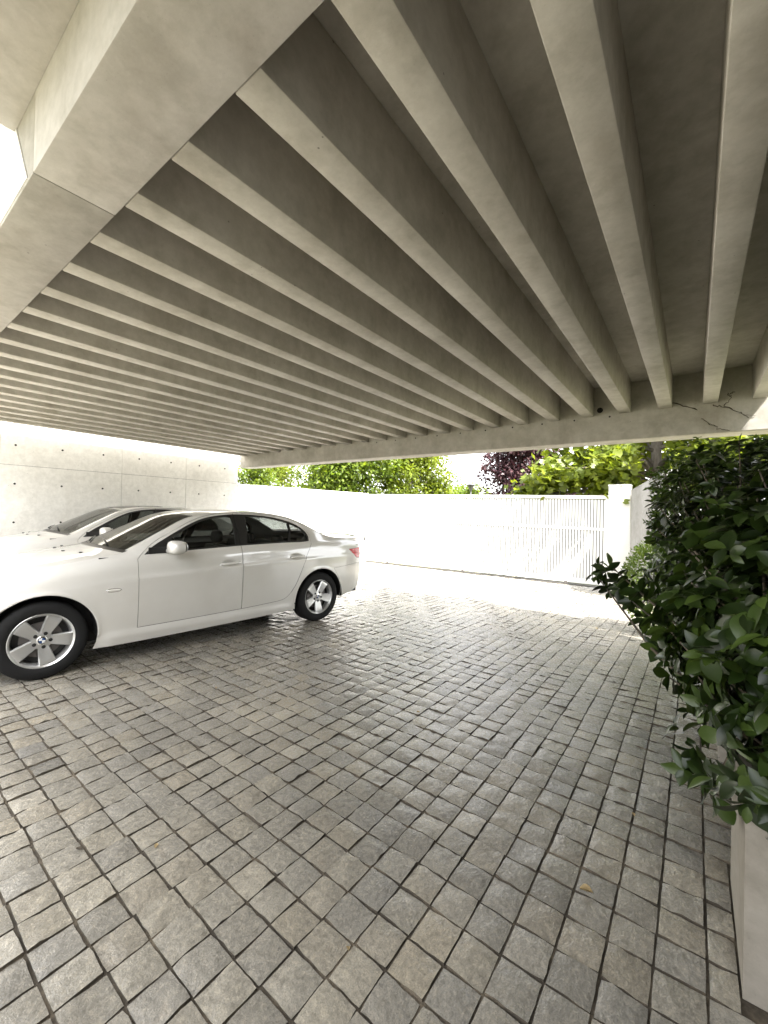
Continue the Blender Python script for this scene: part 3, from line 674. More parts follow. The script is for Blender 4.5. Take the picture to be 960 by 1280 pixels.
def make_wheel(parent, x, y, sg, rot):
    wq = link(bpy.data.objects.new('wheel', None), parent); wq.location = (x, y, .327); wq.empty_display_size = .1
    m1 = lambda p: [(r_, sg*h) for r_, h in p]
    MB().lathe(m1([(.222, .098), (.232, .109), (.262, .114), (.292, .112), (.314, .100), (.322, .086), (.326, .07), (.327, .03), (.3225, .028), (.3225, .022), (.327, .02), (.327, -.02), (.3225, -.022), (.3225, -.028), (.327, -.03), (.326, -.08), (.31, -.105), (.26, -.114), (.222, -.10)]), 72, 'y').build('tyre', M['tyre'], wq, True, 50)
    rim = MB().lathe(m1([(.192, -.09), (.196, .03), (.203, .082), (.212, .098), (.2225, .106), (.2265, .104), (.2265, .096), (.222, .094)]), 72, 'y').build('rim', M['alloy'], wq, True, 50)
    MB().lathe(m1([(.193, -.09), (.193, .028)]), 48, 'y').lathe(m1([(.0, .012), (.193, .012)]), 48, 'y').build('barrel', M['alloy_dark'], wq, True, 50)
    MB().lathe(m1([(.05, .035), (.148, .035), (.148, .02)]), 40, 'y').build('brake_disc', plain('brake_disc_steel', (.16, .15, .145), .5, .7) if 'brake_disc_steel' not in bpy.data.materials else bpy.data.materials['brake_disc_steel'], wq, True, 40)
    sp = MB()
    for k in range(5):
        a = rot+2*math.pi*k/5; c, q = math.cos(a), math.sin(a)
        st = [(.030, .034, .074), (.075, .041, .079), (.12, .048, .087), (.17, .055, .094), (.203, .060, .096), (.211, .062, .092)]
        vs = []
        for r_, hw, f in st:
            for t_, h in ((-hw, f-.035), (-hw, f-.010), (-hw+.007, f-.001), (-hw*.4, f-.003), (hw*.4, f-.003), (hw-.007, f-.001), (hw, f-.010), (hw, f-.035)): vs.append((r_*c-t_*q, sg*h, r_*q+t_*c))
        fs = [(i*8+j, i*8+(j+1) % 8, (i+1)*8+(j+1) % 8, (i+1)*8+j) for i in range(5) for j in range(8)]
        fs = fs if sg < 0 else [f[::-1] for f in fs]; sp.add(vs, fs)
    sp.build('spokes', M['alloy'], wq, True, 35)
    MB().lathe(m1([(.078, .05), (.078, .066), (.072, .074), (.045, .078), (.036, .079)]), 40, 'y').build('hub', M['alloy'], wq, True, 40)
    for k in range(5):
        a = rot+2*math.pi*k/5+.0; MB().lathe(m1([(.0, .0815), (.0115, .0815), (.0145, .080), (.0145, .074)]), 14, 'y', (.058*math.cos(a), 0, .058*math.sin(a))).build('lug_hole', M['trim'], wq, True, 40)
    cp = MB().lathe(m1([(.036, .076), (.036, .0835), (.033, .086), (.027, .087)]), 32, 'y').build('hub_cap', M['chrome'], wq, True, 40)
    em = MB()
    for k in range(4):
        vs = [(0, sg*.0873, 0)]+[(.023*math.cos(a), sg*.0871, .023*math.sin(a)) for a in np.linspace(k*math.pi/2, (k+1)*math.pi/2, 8)]
        em.add(vs, [(0, i, i+1) if sg < 0 else (0, i+1, i) for i in range(1, 8)], k % 2)
    em.build('roundel', [M['blue'], M['emblem_white']], wq)
    return wq
def build_car(label, loc, rz, zs=1.0, dark_roof=False, name='parked_car'):
    car = thing(name, label, 'car', loc, rz, 'white saloons parked under the carport'); car.scale = (1, 1, zs)
    us = [-1, -.955]+list(np.linspace(-.90, .90, 19))+[.955, 1]; ui = us[1:-1]
    uo = [-1, -.955]
    add = lambda n_, VF, m, par=car, fl=0.0, sh=45: link(bpy.data.objects.new(n_, car_mesh(n_, VF[0], VF[1], m, sh, fl)), par)
    # body shell: sides, pillars, roof, rear face, nose
    parts = [side_part(['body'])]
    for s0, s1, n in ((.64, 1.33, 24), (2.53, 3.08, 20)):
        parts += [top_strip(s0, s1, n, [-1, -.955]), top_strip(s0, s1, n, [.955, 1])]
    parts.append(top_strip(1.30, 2.56, 36, us))
    zr = np.linspace(float(ze(SR)), .7365, 12); wr = W([SR]*12, zr); uu = np.linspace(-1, 1, 25)
    def rface(zs_, ws_, bz):
        V = [(SR+b_*(1-abs(u)**2.4), w_*u, z+c_*(1-abs(u)**2.2)) for z, w_, b_, c_ in zip(zs_, ws_, bz, [0]*len(zs_)) for u in uu]; k = len(uu)
        return V, [(i*k+j, i*k+j+1, (i+1)*k+j+1, (i+1)*k+j) for i in range(len(zs_)-1) for j in range(k-1)]
    tlz = (zr < .955) & (zr > .80)
    parts.append(rface(zr, wr, .25-.03*np.linspace(0, 1, 12)))
    zf = np.linspace(float(ze(SF)), .60, 6); wf_ = W([SF]*6, zf)
    def fface(zs_, ws_, bz):
        V = [(SF-b_*(1-abs(u)**2.4), w_*u, z) for z, w_, b_ in zip(zs_, ws_, bz) for u in uu]; k = len(uu)
        return V, [(i*k+j, (i+1)*k+j, (i+1)*k+j+1, i*k+j+1) for i in range(len(zs_)-1) for j in range(k-1)]
    parts.append(fface(zf, wf_, .13+.01*np.linspace(0, 1, 6)))
    body = add('body', join(*parts), M['paint'])
    hood = add('bonnet', top_strip(-.72, .598, 40, us), M['paint'])
    for u, s in ((.30, .36), (.62, .42)):
        for sg in (1, -1):
            p = top_pt(s, u*sg); MB().ell((p[0], p[1], p[2]+.004), (.017, .013, .006), 10, 6).build('washer_jet', M['trim'], hood, True)
    add('bonnet_gap', top_strip(.597, .606, 2, us), M['trim'])
    add('cowl', top_strip(.605, .645, 3, us), M['trim'])
    lid = add('boot_lid', top_strip(3.10, 3.74, 24, ui), M['paint'])
    add('body_shoulder', join(top_strip(3.06, 3.74, 24, [-1, -.955]), top_strip(3.06, 3.74, 24, [.955, 1]), top_strip(3.06, 3.096, 2, ui)), M['paint'])
    V = []; F = []
    for i, u in enumerate(np.linspace(-.90, .90, 31)):   # ducktail lip
        p = top_pt(3.715, u); k_ = min(1.0, (0.901-abs(u))/.16); V += [(p[0]-.09, p[1], p[2]-.003), (p[0]-.03, p[1], p[2]-.002+.011*k_), (p[0]+.018, p[1], p[2]-.003+.017*k_), (p[0]+.020, p[1], p[2]-.014)]
    for i in range(30):
        for j in range(3): F.append((i*4+j, (i+1)*4+j, (i+1)*4+j+1, i*4+j+1))
    add('boot_lip', (V, F), M['paint'], lid)
    # doors
    for sg in (1, -1):
        for k, nm, hs, hz in (('fd', 'front_door', *HANDLES[0]), ('rd', 'rear_door', *HANDLES[1])):
            dr = add(nm, side_part([k], 0, (sg,)), M['paint'], car, .022)
            V, F = side_part(['trim_'+k], .004, (sg,)); add('window_surround', (V, F), M['trim'], dr, .02)
            for g, gn in (((('gf', 'window'),) if k == 'fd' else (('gr', 'window'), ('gq', 'quarter_window')))):
                V, F = side_part([g], .012, (sg,)); add(gn, (V, F), M['glass'], dr)
            w0 = float(W([hs+.11], [hz])[0]); hb = MB()
            P_ = [(hs-.095, sg*(w0-.004), hz-.006), (hs-.075, sg*(w0+.020), hz-.004), (hs, sg*(w0+.030), hz), (hs+.075, sg*(w0+.026), hz+.004), (hs+.108, sg*(w0+.004), hz+.005)]
            hb.tube(P_, [.010, .0125, .0135, .0135, .012], 12); hb.build('handle', M['paint'], dr, True)
            if k == 'fd': MB().lathe([(0, sg*(w0+.006)), (.009, sg*(w0+.006)), (.012, sg*(w0+.002))], 14, 'y', (hs+.118, 0, hz+.004)).build('key_lock', M['chrome'], dr, True)
            if k == 'fd':   # mirror
                mx, my, mz = 1.005, 1.005, 1.078
                ms = MB().ell((mx, sg*my, mz), (.075, .118, .068), 22, 14, .72)
                ms.tube([(mx-.02, sg*.855, 1.035), (mx-.015, sg*.90, 1.045), (mx, sg*.95, 1.055)], [.03, .028, .03], 10)
                mo = ms.build('wing_mirror', M['paint'], dr, True)
                g_ = MB().ell((mx+.072, sg*my, mz), (.004, .098, .052), 18, 8, .8); g_.build('mirror_glass', M['mirrorglass'], dr, True)
                MB().box(.80, .97, min(sg*.84, sg*.852), max(sg*.84, sg*.852), 1.012, 1.075, .003).build('mirror_mount', M['trim'], dr)
        V, F = side_part(['trim'], .004, (sg,)); add('window_trim', (V, F), M['trim'], car, .02)
        add('rear_light', side_part(['tl'], .001, (sg,)), M['red'], car, .02)
        add('headlight', side_part(['hl'], .001, (sg,)), M['clear'], car, .02)
        w0 = float(W([.50], [.70])[0]); ind = MB().ell((.50, sg*(w0+.002), .699), (.055, .008, .0135), 18, 8, .9).build('side_indicator', M['clear'], car, True)
        MB().ell((.50, sg*(w0+.001), .699), (.062, .005, .018), 18, 8, .9).build('indicator_rim', M['chrome'], ind, True)
    # glass
    add('windscreen', top_strip(.648, 1.325, 26, ui), M['windshield'])
    add('rear_window', top_strip(2.545, 3.058, 22, ui), M['glass'])
    for uu_ in ([-.957, -.925], [.925, .957]):
        for nm_, a_, b_, n_ in (('windscreen_seal', .645, 1.33, 24), ('rear_window_seal', 2.54, 3.06, 20)):
            v, f = top_strip(a_, b_, n_, uu_); add(nm_, ([(p[0], p[1], p[2]+.0015) for p in v], f), M['trim'])
    if dark_roof: 
        V, F = top_strip(1.36, 1.95, 14, list(np.linspace(-.78, .78, 15))); add('glass_roof', ([(a, b_, c+.003) for a, b_, c in V], F), M['roofglass'])
    for sg, u0 in ((1, .12), (1, -.55)):   # wipers
        p0 = top_pt(.64, u0); pts_ = [top_pt(.66, u0-.02), top_pt(.70, u0+.18), top_pt(.735, u0+.42)]
        MB().tube([(a, b_, c+.014) for a, b_, c in pts_], [.010, .007, .005], 6).build('wiper', M['trim'], car, True)
    # bumpers
    zq = np.linspace(.734, float(zbot(SR))+.002, 10); wq_ = W([SR]*10, zq)
    rbp = add('rear_bumper', join(side_part(['rbm']), rface(zq, wq_, [.225, .25, .268, .275, .275, .272, .268, .262, .25, .22])), M['paint'])
    zq = np.linspace(.598, .205, 8); wq_ = W([SF]*8, zq)
    fbp = add('front_bumper', join(side_part(['fbm']), fface(zq, wq_, [.14, .155, .16, .16, .155, .15, .145, .13])), M['paint'])
    MB().box(SF-.156, SF-.10, -.52, .52, .27, .36, .01).build('air_intake', M['trim'], fbp)
    MB().box(SF-.168, SF-.160, -.26, .26, .42, .53, .002).build('number_plate', M['emblem_white'], fbp)
    for sg in (1, -1):
        MB().ell((SF-.128, sg*.115, .655), (.022, .095, .045), 20, 10, .6).build('grille_surround', M['chrome'], car, True)
        gr_ = MB().ell((SF-.134, sg*.115, .655), (.022, .082, .036), 20, 10, .6).build('grille', M['trim'], car, True)
        rl = MB(); zz = np.linspace(.945, .81, 6)
        for z in zz:
            for u in np.linspace(.55, 1.0, 10): rl.v.append((SR+.005+(.24)*(1-abs(u)**2.4), sg*u*float(W([SR], [z])[0]), z))
        for i in range(5):
            for j in range(9): rl.f.append((i*10+j, i*10+j+1, (i+1)*10+j+1, (i+1)*10+j)); rl.m.append(0)
        rl.build('rear_light', M['red'], car, True)
    MB().box(SR+.236, SR+.246, -.26, .26, .80, .91, .002).build('number_plate', M['emblem_white'], car)
    # underside, inner panels, cabin
    ub = MB(); ub.box(-.60, .70, -.62, .62, .20, .62).box(.70, 2.45, -.80, .80, .20, .26).box(2.40, 3.80, -.62, .62, .27, .75)
    for sg in (1, -1):
        ub.box(.40, 2.50, min(sg*.79, sg*.80), max(sg*.79, sg*.80), .20, .99).box(-.60, .48, min(sg*.64, sg*.66), max(sg*.64, sg*.66), .20, .72).box(2.40, 3.55, min(sg*.62, sg*.64), max(sg*.62, sg*.64), .28, 1.02)
        for cs in (0, 2.888):
            A_ = np.linspace(-.10, math.pi+.10, 26); vs = []
            for a in A_: vs += [(cs+.392*math.cos(a), sg*.62, .325+.392*math.sin(a)), (cs+.392*math.cos(a), sg*.895, .325+.392*math.sin(a))]
            ub.add(vs, [(2*i, 2*i+1, 2*i+3, 2*i+2) for i in range(25)])
    ub.build('underbody', M['cabin'], car)
    cb = MB(); cb.box(.70, 2.46, -.79, .79, .262, .30).box(2.40, 2.95, -.78, .78, .90, 1.03)
    cb.build('cabin_floor', M['cabin'], car)
    V = [top_pt(.665+.06*i, u) for i in range(7) for u in np.linspace(-.93, .93, 9)]
    dv = [(a+.02+(.0 if i < 9 else .0), b_, min(c-.02, 1.035)) for i, (a, b_, c) in enumerate(V)]
    MB().add(dv, [(i*9+j, i*9+j+1, (i+1)*9+j+1, (i+1)*9+j) for i in range(6) for j in range(8)]).box(.93, 1.02, -.74, .74, .60, 1.00, .02).build('dashboard', M['cabin'], car, True, 40)
    hlv, hlf = top_strip(1.28, 2.58, 16, list(np.linspace(-.97, .97, 13))); add('headliner', ([(a, b_, c-.022) for a, b_, c in hlv], hlf), M['leather'])
    MB().lathe([(.165, -.012), (.178, 0), (.165, .012), (.155, 0), (.165, -.012)], 28, 'x', (1.17, -.36, .98)).box(1.165, 1.18, -.52, -.20, .965, .995).build('steering_wheel', M['cabin'], car, True)
    for sy in (.37, -.37):
        st = link(bpy.data.objects.new('front_seat', None), car); st.location = (1.72, sy, .30)
        MB().box(-.30, .22, -.25, .25, .05, .22, .05).build('seat_cushion', M['leather'], st, True)
        bk = MB(); pr_ = [(.14, .15), (.19, .40), (.25, .60), (.29, .68)]; vs = []
        for x_, z_ in pr_:
            hw = .245 if z_ < .55 else .20
            for yy_, dx in ((-hw, .03), (-hw*.8, -.05), (hw*.8, -.05), (hw, .03), (hw*.8, .10), (-hw*.8, .10)): vs.append((x_+dx, yy_, z_))
        bk.add(vs, [(i*6+j, i*6+(j+1) % 6, (i+1)*6+(j+1) % 6, (i+1)*6+j) for i in range(3) for j in range(6)]+[tuple(range(18, 24))]); bk.build('seat_back', M['leather'], st, True, 60)
        MB().ell((.32, 0, .79), (.055, .13, .095), 18, 12, .7).tube([(.31, -.06, .66), (.315, -.06, .74)], .008, 6).tube([(.31, .06, .66), (.315, .06, .74)], .008, 6).build('headrest', M['leather'], st, True)
    bn = link(bpy.data.objects.new('rear_seat', None), car); bn.location = (2.30, 0, .30)
    MB().box(-.30, .20, -.66, .66, .05, .24, .05).build('seat_cushion', M['leather'], bn, True)
    MB().box(.12, .30, -.66, .66, .20, .68, .05).build('seat_back', M['leather'], bn, True)
    for sy in (.38, -.38): MB().ell((.24, sy, .765), (.05, .12, .075), 16, 10, .7).build('headrest', M['leather'], bn, True)
    for x_, y_, sg in ((0, .775, 1), (0, -.775, -1), (2.888, .78, 1), (2.888, -.78, -1)): make_wheel(car, x_, y_, sg, R(-78 if x_ == 0 else -84))
    return car
# the near car: front axle under (-5.226, 1.165), tail towards the gate, 6.5 degrees off the setts' grid
# (car frame: x rearwards, -y towards the camera's side)
CAR_RZ = R(83.5)
def car_xy(lat, fore): return (-5.226+lat*.9936+fore*.1133, 1.165-lat*.1133+fore*.9936, 0)
build_car('white saloon nearest the camera, its whole side and both alloy wheels in view', car_xy(0, 0), CAR_RZ)
build_car('second white saloon farther in, parked between the near car and the concrete wall', car_xy(-2.68, 0.0), CAR_RZ, 1.03, True)

# ------------------------------------------------------------------ foliage
def unit(a): return a/np.maximum(np.linalg.norm(a, axis=-1, keepdims=True), 1e-9)
_ry, _rw = [.02, .14, .30, .48, .66, .82, .94], [.03, .24, .42, .50, .45, .29, .12]
_lv = [(0, 0, 0)]
for _y, _w in zip(_ry, _rw): _lv += [(-_w, _y, .16*_w-.16*_y*_y), (0, _y, -.16*_y*_y), (_w, _y, .16*_w-.16*_y*_y)]
_lv.append((0, 1, -.17))
_lf = [(0, 2, 1), (0, 3, 2)]+[f for i in range(6) for f in ((1+3*i, 2+3*i, 5+3*i, 4+3*i), (2+3*i, 3+3*i, 6+3*i, 5+3*i))]+[(19, 20, 22), (20, 21, 22)]
_lf = [(0, 2, 1), (0, 3, 2)]+_lf[2:-2]+[(19, 20, 22), (20, 21, 22)]
LEAF_FINE = (np.array(_lv), _lf)
LEAF_LITE = (np.array([(0, 0, 0), (-.5, .45, .06), (.5, .45, .06), (0, 1, -.06)]), [(0, 2, 1), (1, 2, 3)])
LOBE = (np.array([(0, 0, 0), (-.55, .15, .05), (-.25, .45, 0), (-.5, .8, .05), (0, 1.0, -.05), (.5, .8, .05), (.25, .45, 0), (.55, .15, .05)]), [(0, 2, 1), (0, 4, 3, 2), (0, 6, 5, 4), (0, 7, 6)])
def frames(D, Nn):
    D = unit(D); X = unit(np.cross(D, Nn)); Z = np.cross(X, D); return X, D, Z
def scatter(C, D, Nn, Ls, Wf, tmpl):
    X, Y, Z = frames(D, Nn); V, F = tmpl
    Ls = np.asarray(Ls)[:, None, None]; W_ = Ls*(np.asarray(Wf)[:, None, None] if hasattr(Wf, '__len__') else Wf)
    out = C[:, None, :]+X[:, None, :]*(V[None, :, 0:1]*W_)+Y[:, None, :]*(V[None, :, 1:2]*Ls)+Z[:, None, :]*(V[None, :, 2:3]*Ls)
    n = len(V); FF = []
    for i in range(len(C)): FF += [tuple(a+i*n for a in f) for f in F]
    return out.reshape(-1, 3), FF
def foliage(name, C, D, Nn, Ls, Wf, tmpl, mat, parent=None, smooth=True):
    V, F = scatter(C, D, Nn, Ls, Wf, tmpl)
    me = bpy.data.meshes.new(name); me.from_pydata(V.tolist(), [], F); me.materials.append(mat)
    if smooth: me.polygons.foreach_set('use_smooth', [True]*len(F))
    return link(bpy.data.objects.new(name, me), parent)
def tree(name, label, base, crown_c, crown_r, nblob, nleaf, leaf, mat, trunk_r=0.12, wf=0.6, tmpl=LEAF_LITE, group=None, blob=0.34, lean=(0, 0), seed=1, cat='tree', lo=-0.9):
    r = np.random.default_rng(seed); t = thing(name, label, cat, base, 0, group)
    cc = np.array(crown_c, float); cr = np.array(crown_r, float)      # local to base
    top = cc[2]
    mb = MB(); pts = [(0, 0, -0.1), (lean[0]*.3+0.02, lean[1]*.3, top*0.35), (lean[0]*.7-0.02, lean[1]*.7, top*0.7), (cc[0], cc[1], top+cr[2]*0.5)]
    mb.tube(pts, [trunk_r*1.15, trunk_r, trunk_r*.8, trunk_r*.25], 10)
    mb.build('trunk', M['bark'], t, True)
    B = []
    while len(B) < nblob:
        p = r.uniform(-1, 1, 3)
        q = np.linalg.norm(p)
        if q < 1 and q > 0.35 and p[2] > lo: B.append(cc+p*cr*0.86)
    B = np.array(B); mb = MB()
    for b_ in B[::2]:
        s0 = Vector((cc[0]*.6, cc[1]*.6, max(0.5, b_[2]-0.55*abs(b_[0]-cc[0])-0.5*cr[2]*.6)))
        m_ = s0.lerp(Vector(b_), .5)+Vector((0, 0, .08*cr[2])); mb.tube([s0, m_, Vector(b_)], [trunk_r*.4, trunk_r*.22, trunk_r*.06], 6)
    mb.build('limbs', M['bark'], t, True)
    C, D = [], []
    br = blob*cr.mean()
    for b_ in B:
        k = int(nleaf/nblob*r.uniform(.6, 1.4)); u = unit(r.normal(0, 1, (k, 3))); rad = br*r.uniform(.7, 1.3)*(r.uniform(0.15, 1, k)**.5)[:, None]
        C.append(b_+u*rad*np.array([1, 1, .75])); D.append(u+np.array([0, 0, -.25])+r.normal(0, .6, (k, 3)))
    C = np.concatenate(C); D = np.concatenate(D); Nn = r.normal(0, .55, C.shape)+np.array([0, 0, 1.0])+unit(C-cc)*.5
    foliage('crown', C, D, Nn, leaf*r.uniform(.6, 1.25, len(C)), wf, tmpl, mat, t)
    return t
def hd(px, D, z=0):     # ground point seen at picture column px, D metres away
    a = (px-480)/516; v = MR @ Vector((a, 0, -1)); v.z = 0; v.normalize(); return (v.x*D, v.y*D, z)
ZG = -0.25
G1 = 'trees beyond the boundary wall'
tree('hedge_shrub', 'dense mid green clipped hedge shrub behind the wall next to the concrete corner', hd(316, 14, ZG), (0, 0, 2.1), (0.8, 0.8, 2.0), 60, 11000, 0.10, M['leaf_green'], .06, seed=3, cat='shrub', blob=.3)
tree('young_tree', 'pale lime feathery tree behind the white wall left of the small purple bush', hd(352, 20, ZG), (0, 0, 2.7), (1.5, 1.3, 2.0), 26, 4200, 0.16, M['leaf_lime'], .07, seed=4, blob=.26)
tree('purple_shrub', 'small dark purple bush peeping over the white wall', hd(372, 16.5, ZG), (0, 0, 2.1), (.42, .42, .75), 14, 700, 0.10, M['leaf_purple'], .04, seed=5, cat='shrub')
tree('broadleaf_tree', 'bushy bright green tree behind the left end of the gate', hd(432, 16.5, ZG), (0, 0, 3.4), (2.1, 1.6, 3.1), 110, 26000, 0.15, M['leaf_green'], .12, seed=6, group=G1, blob=.3)
tree('broadleaf_tree', 'yellow green leafy tree behind the gate beside the patch of white sky', hd(512, 17.5, ZG), (0, 0, 3.2), (1.75, 1.6, 2.7), 90, 22000, 0.15, M['leaf_lime'], .12, seed=7, group=G1, blob=.3)
tree('low_tree', 'low rounded green tree under the white sky behind the street lamp', hd(582, 24, ZG), (0, 0, 2.2), (1.9, 1.6, 1.6), 44, 8500, 0.16, M['leaf_green'], .1, seed=8, group=G1, blob=.3)
tree('purple_plum_tree', 'tall purple leaved plum tree above the middle of the gate', hd(652, 16.0, ZG), (0, 0, 3.2), (1.6, 1.3, 2.6), 80, 16000, 0.14, M['leaf_purple'], .11, seed=9, blob=.28)
tree('purple_hedge', 'dark purple hedge just behind the gate beside its white post', hd(728, 14.2, ZG), (0, 0, 1.9), (1.3, .8, 1.15), 60, 9000, 0.11, M['leaf_purple'], .06, seed=10, cat='shrub', blob=.3)
# big leaved tree behind the gate post: trunk in view, boughs reaching left over the gate
bt = hd(820, 12.3, ZG)
t = thing('maple_tree', 'large leaved lime green tree with mottled grey trunk behind the gate post', 'tree', bt)
MB().tube([(0.02, 0, -.1), (0.0, 0, 1.2), (0.0, 0.02, 2.4), (-0.02, 0.02, 3.6), (-0.05, 0, 5.2)], [.16, .128, .122, .11, .07], 16).build('trunk', M['bark'], t, True)
r = np.random.default_rng(21); mb = MB(); C = []
ends = []
for k in range(64):
    ax = r.uniform(-2.1, 2.6); ay = r.uniform(-1.6, 1.2); az = r.uniform(2.6, 5.4)
    if ax < -1.2: az = max(az, 2.95)
    ends.append((ax, ay, az))
ends += [(-2.75, -.55, 2.48), (-3.05, -.6, 2.30), (-2.6, -.4, 2.62), (-2.3, -.5, 2.72), (-1.7, -.6, 2.9), (-1.3, -.7, 2.86), (-.95, -.7, 2.75), (-.7, -.9, 2.38), (-.5, -.8, 2.55), (-2.85, -.5, 2.28), (-2.45, -.5, 2.40), (-2.3, -.6, 3.1), (-2.0, -.5, 3.3), (-1.7, -.6, 3.15), (-1.4, -.5, 3.35), (-1.1, -.6, 3.2), (-.8, -.5, 3.4), (-2.1, -.4, 2.95), (-.5, -.5, 3.2), (.6, -.4, 3.2), (1.1, -.3, 3.3), (1.7, -.3, 3.1), (-1.0, -.7, 2.7), (-.75, -.8, 2.75), (-1.5, -.6, 2.9),
         (.45, -.3, 2.5), (.9, -.2, 2.45), (1.4, 0, 2.5), (.6, -.6, 2.8), (1.1, -.4, 2.9), (1.9, -.2, 2.7), (.35, .4, 2.35), (1.0, .4, 2.2)]
for e_ in ends:
    e_ = Vector(e_); s0 = Vector((0, 0, max(2.2, e_.z-.35))); mb.tube([s0, s0.lerp(e_, .5)+Vector((0, 0, .22)), e_], [.05, .028, .008], 6)
mb.build('limbs', M['bark'], t, True)
for e_ in ends:
    k = int(r.integers(90, 140)); C.append(np.array(e_)+r.normal(0, [.26, .26, .17], (k, 3)))
C = np.concatenate(C); C = C[~((abs(C[:, 0]+.02) < .24) & (C[:, 1] < .15) & (C[:, 2] < 4))]; D = r.normal(0, .8, C.shape)+np.array([0, 0, -.5]); Nn = r.normal(0, .5, C.shape)+np.array([.25, -.45, 1.0])
foliage('crown', C, D, Nn, .17*r.uniform(.6, 1.3, len(C)), 1.0, LOBE, M['leaf_lime'], t)
tree('far_tree', 'small dark twiggy tree far behind the gate beside the sky gap', hd(561, 27, ZG), (0, 0, 3.6), (.9, .9, 1.4), 14, 900, 0.14, M['leaf_mid'], .08, seed=12)
# street lamp
lp = thing('street_lamp', 'slim dark street lamp with a flat lantern standing beyond the gate', 'lamp', hd(588, 22, ZG))
MB().tube([(0, 0, 0), (0, 0, .3), (0, 0, 3.05)], [.06, .045, .035], 10).build('pole', M['lampmetal'], lp, True)
MB().lathe([(.05, 3.05), (.16, 3.30), (.16, 3.32), (.05, 3.08)], 12).build('lantern_frame', M['lampmetal'], lp)
MB().lathe([(.045, 3.09), (.14, 3.30)], 12).build('lantern_glass', M['lampglass'], lp)
MB().lathe([(.0, 3.44), (.30, 3.36), (.30, 3.33), (0, 3.34)], 16).build('lamp_hood', M['lampmetal'], lp)

# ---- planters and their shrubs
def planter(y0, label, x0=0.138, s=0.53, h=0.555):
    p = thing('planter', label, 'planter', (x0+s/2, y0+s/2, gz(y0)-.004), 0, 'square concrete planters along the right side')
    a, t_ = s/2, 0.045; b = bmesh.new()
    def ring(w_, z): return [b.verts.new(q) for q in ((-w_, -w_, z), (w_, -w_, z), (w_, w_, z), (-w_, w_, z))]
    rs = [ring(a-.004, 0), ring(a, .004), ring(a, h-.006), ring(a-.006, h), ring(a-t_, h), ring(a-t_, h-.08)]
    for r0, r1 in zip(rs[:-1], rs[1:]):
        for k in range(4): b.faces.new((r0[k], r0[(k+1) % 4], r1[(k+1) % 4], r1[k]))
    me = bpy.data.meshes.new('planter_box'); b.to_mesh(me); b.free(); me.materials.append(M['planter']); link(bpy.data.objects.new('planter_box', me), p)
    n_ = 9; vs = []; fs = []; w_ = a-t_-.001
    for i in range(n_):
        for j in range(n_): vs.append((-w_+2*w_*i/(n_-1), -w_+2*w_*j/(n_-1), h-.06+random.uniform(0, .025)))
    for i in range(n_-1):
        for j in range(n_-1): fs.append((i*n_+j, (i+1)*n_+j, (i+1)*n_+j+1, i*n_+j+1))
    MB().add(vs, fs).build('soil', M['soil'], p, True); return p
planter(1.69, 'square pale concrete planter in the near right corner under the big shrub')
planter(3.25, 'pale concrete planter half hidden under the hanging shrub, second from the camera')
planter(4.65, 'pale concrete planter farthest along the row beside the rear beam')
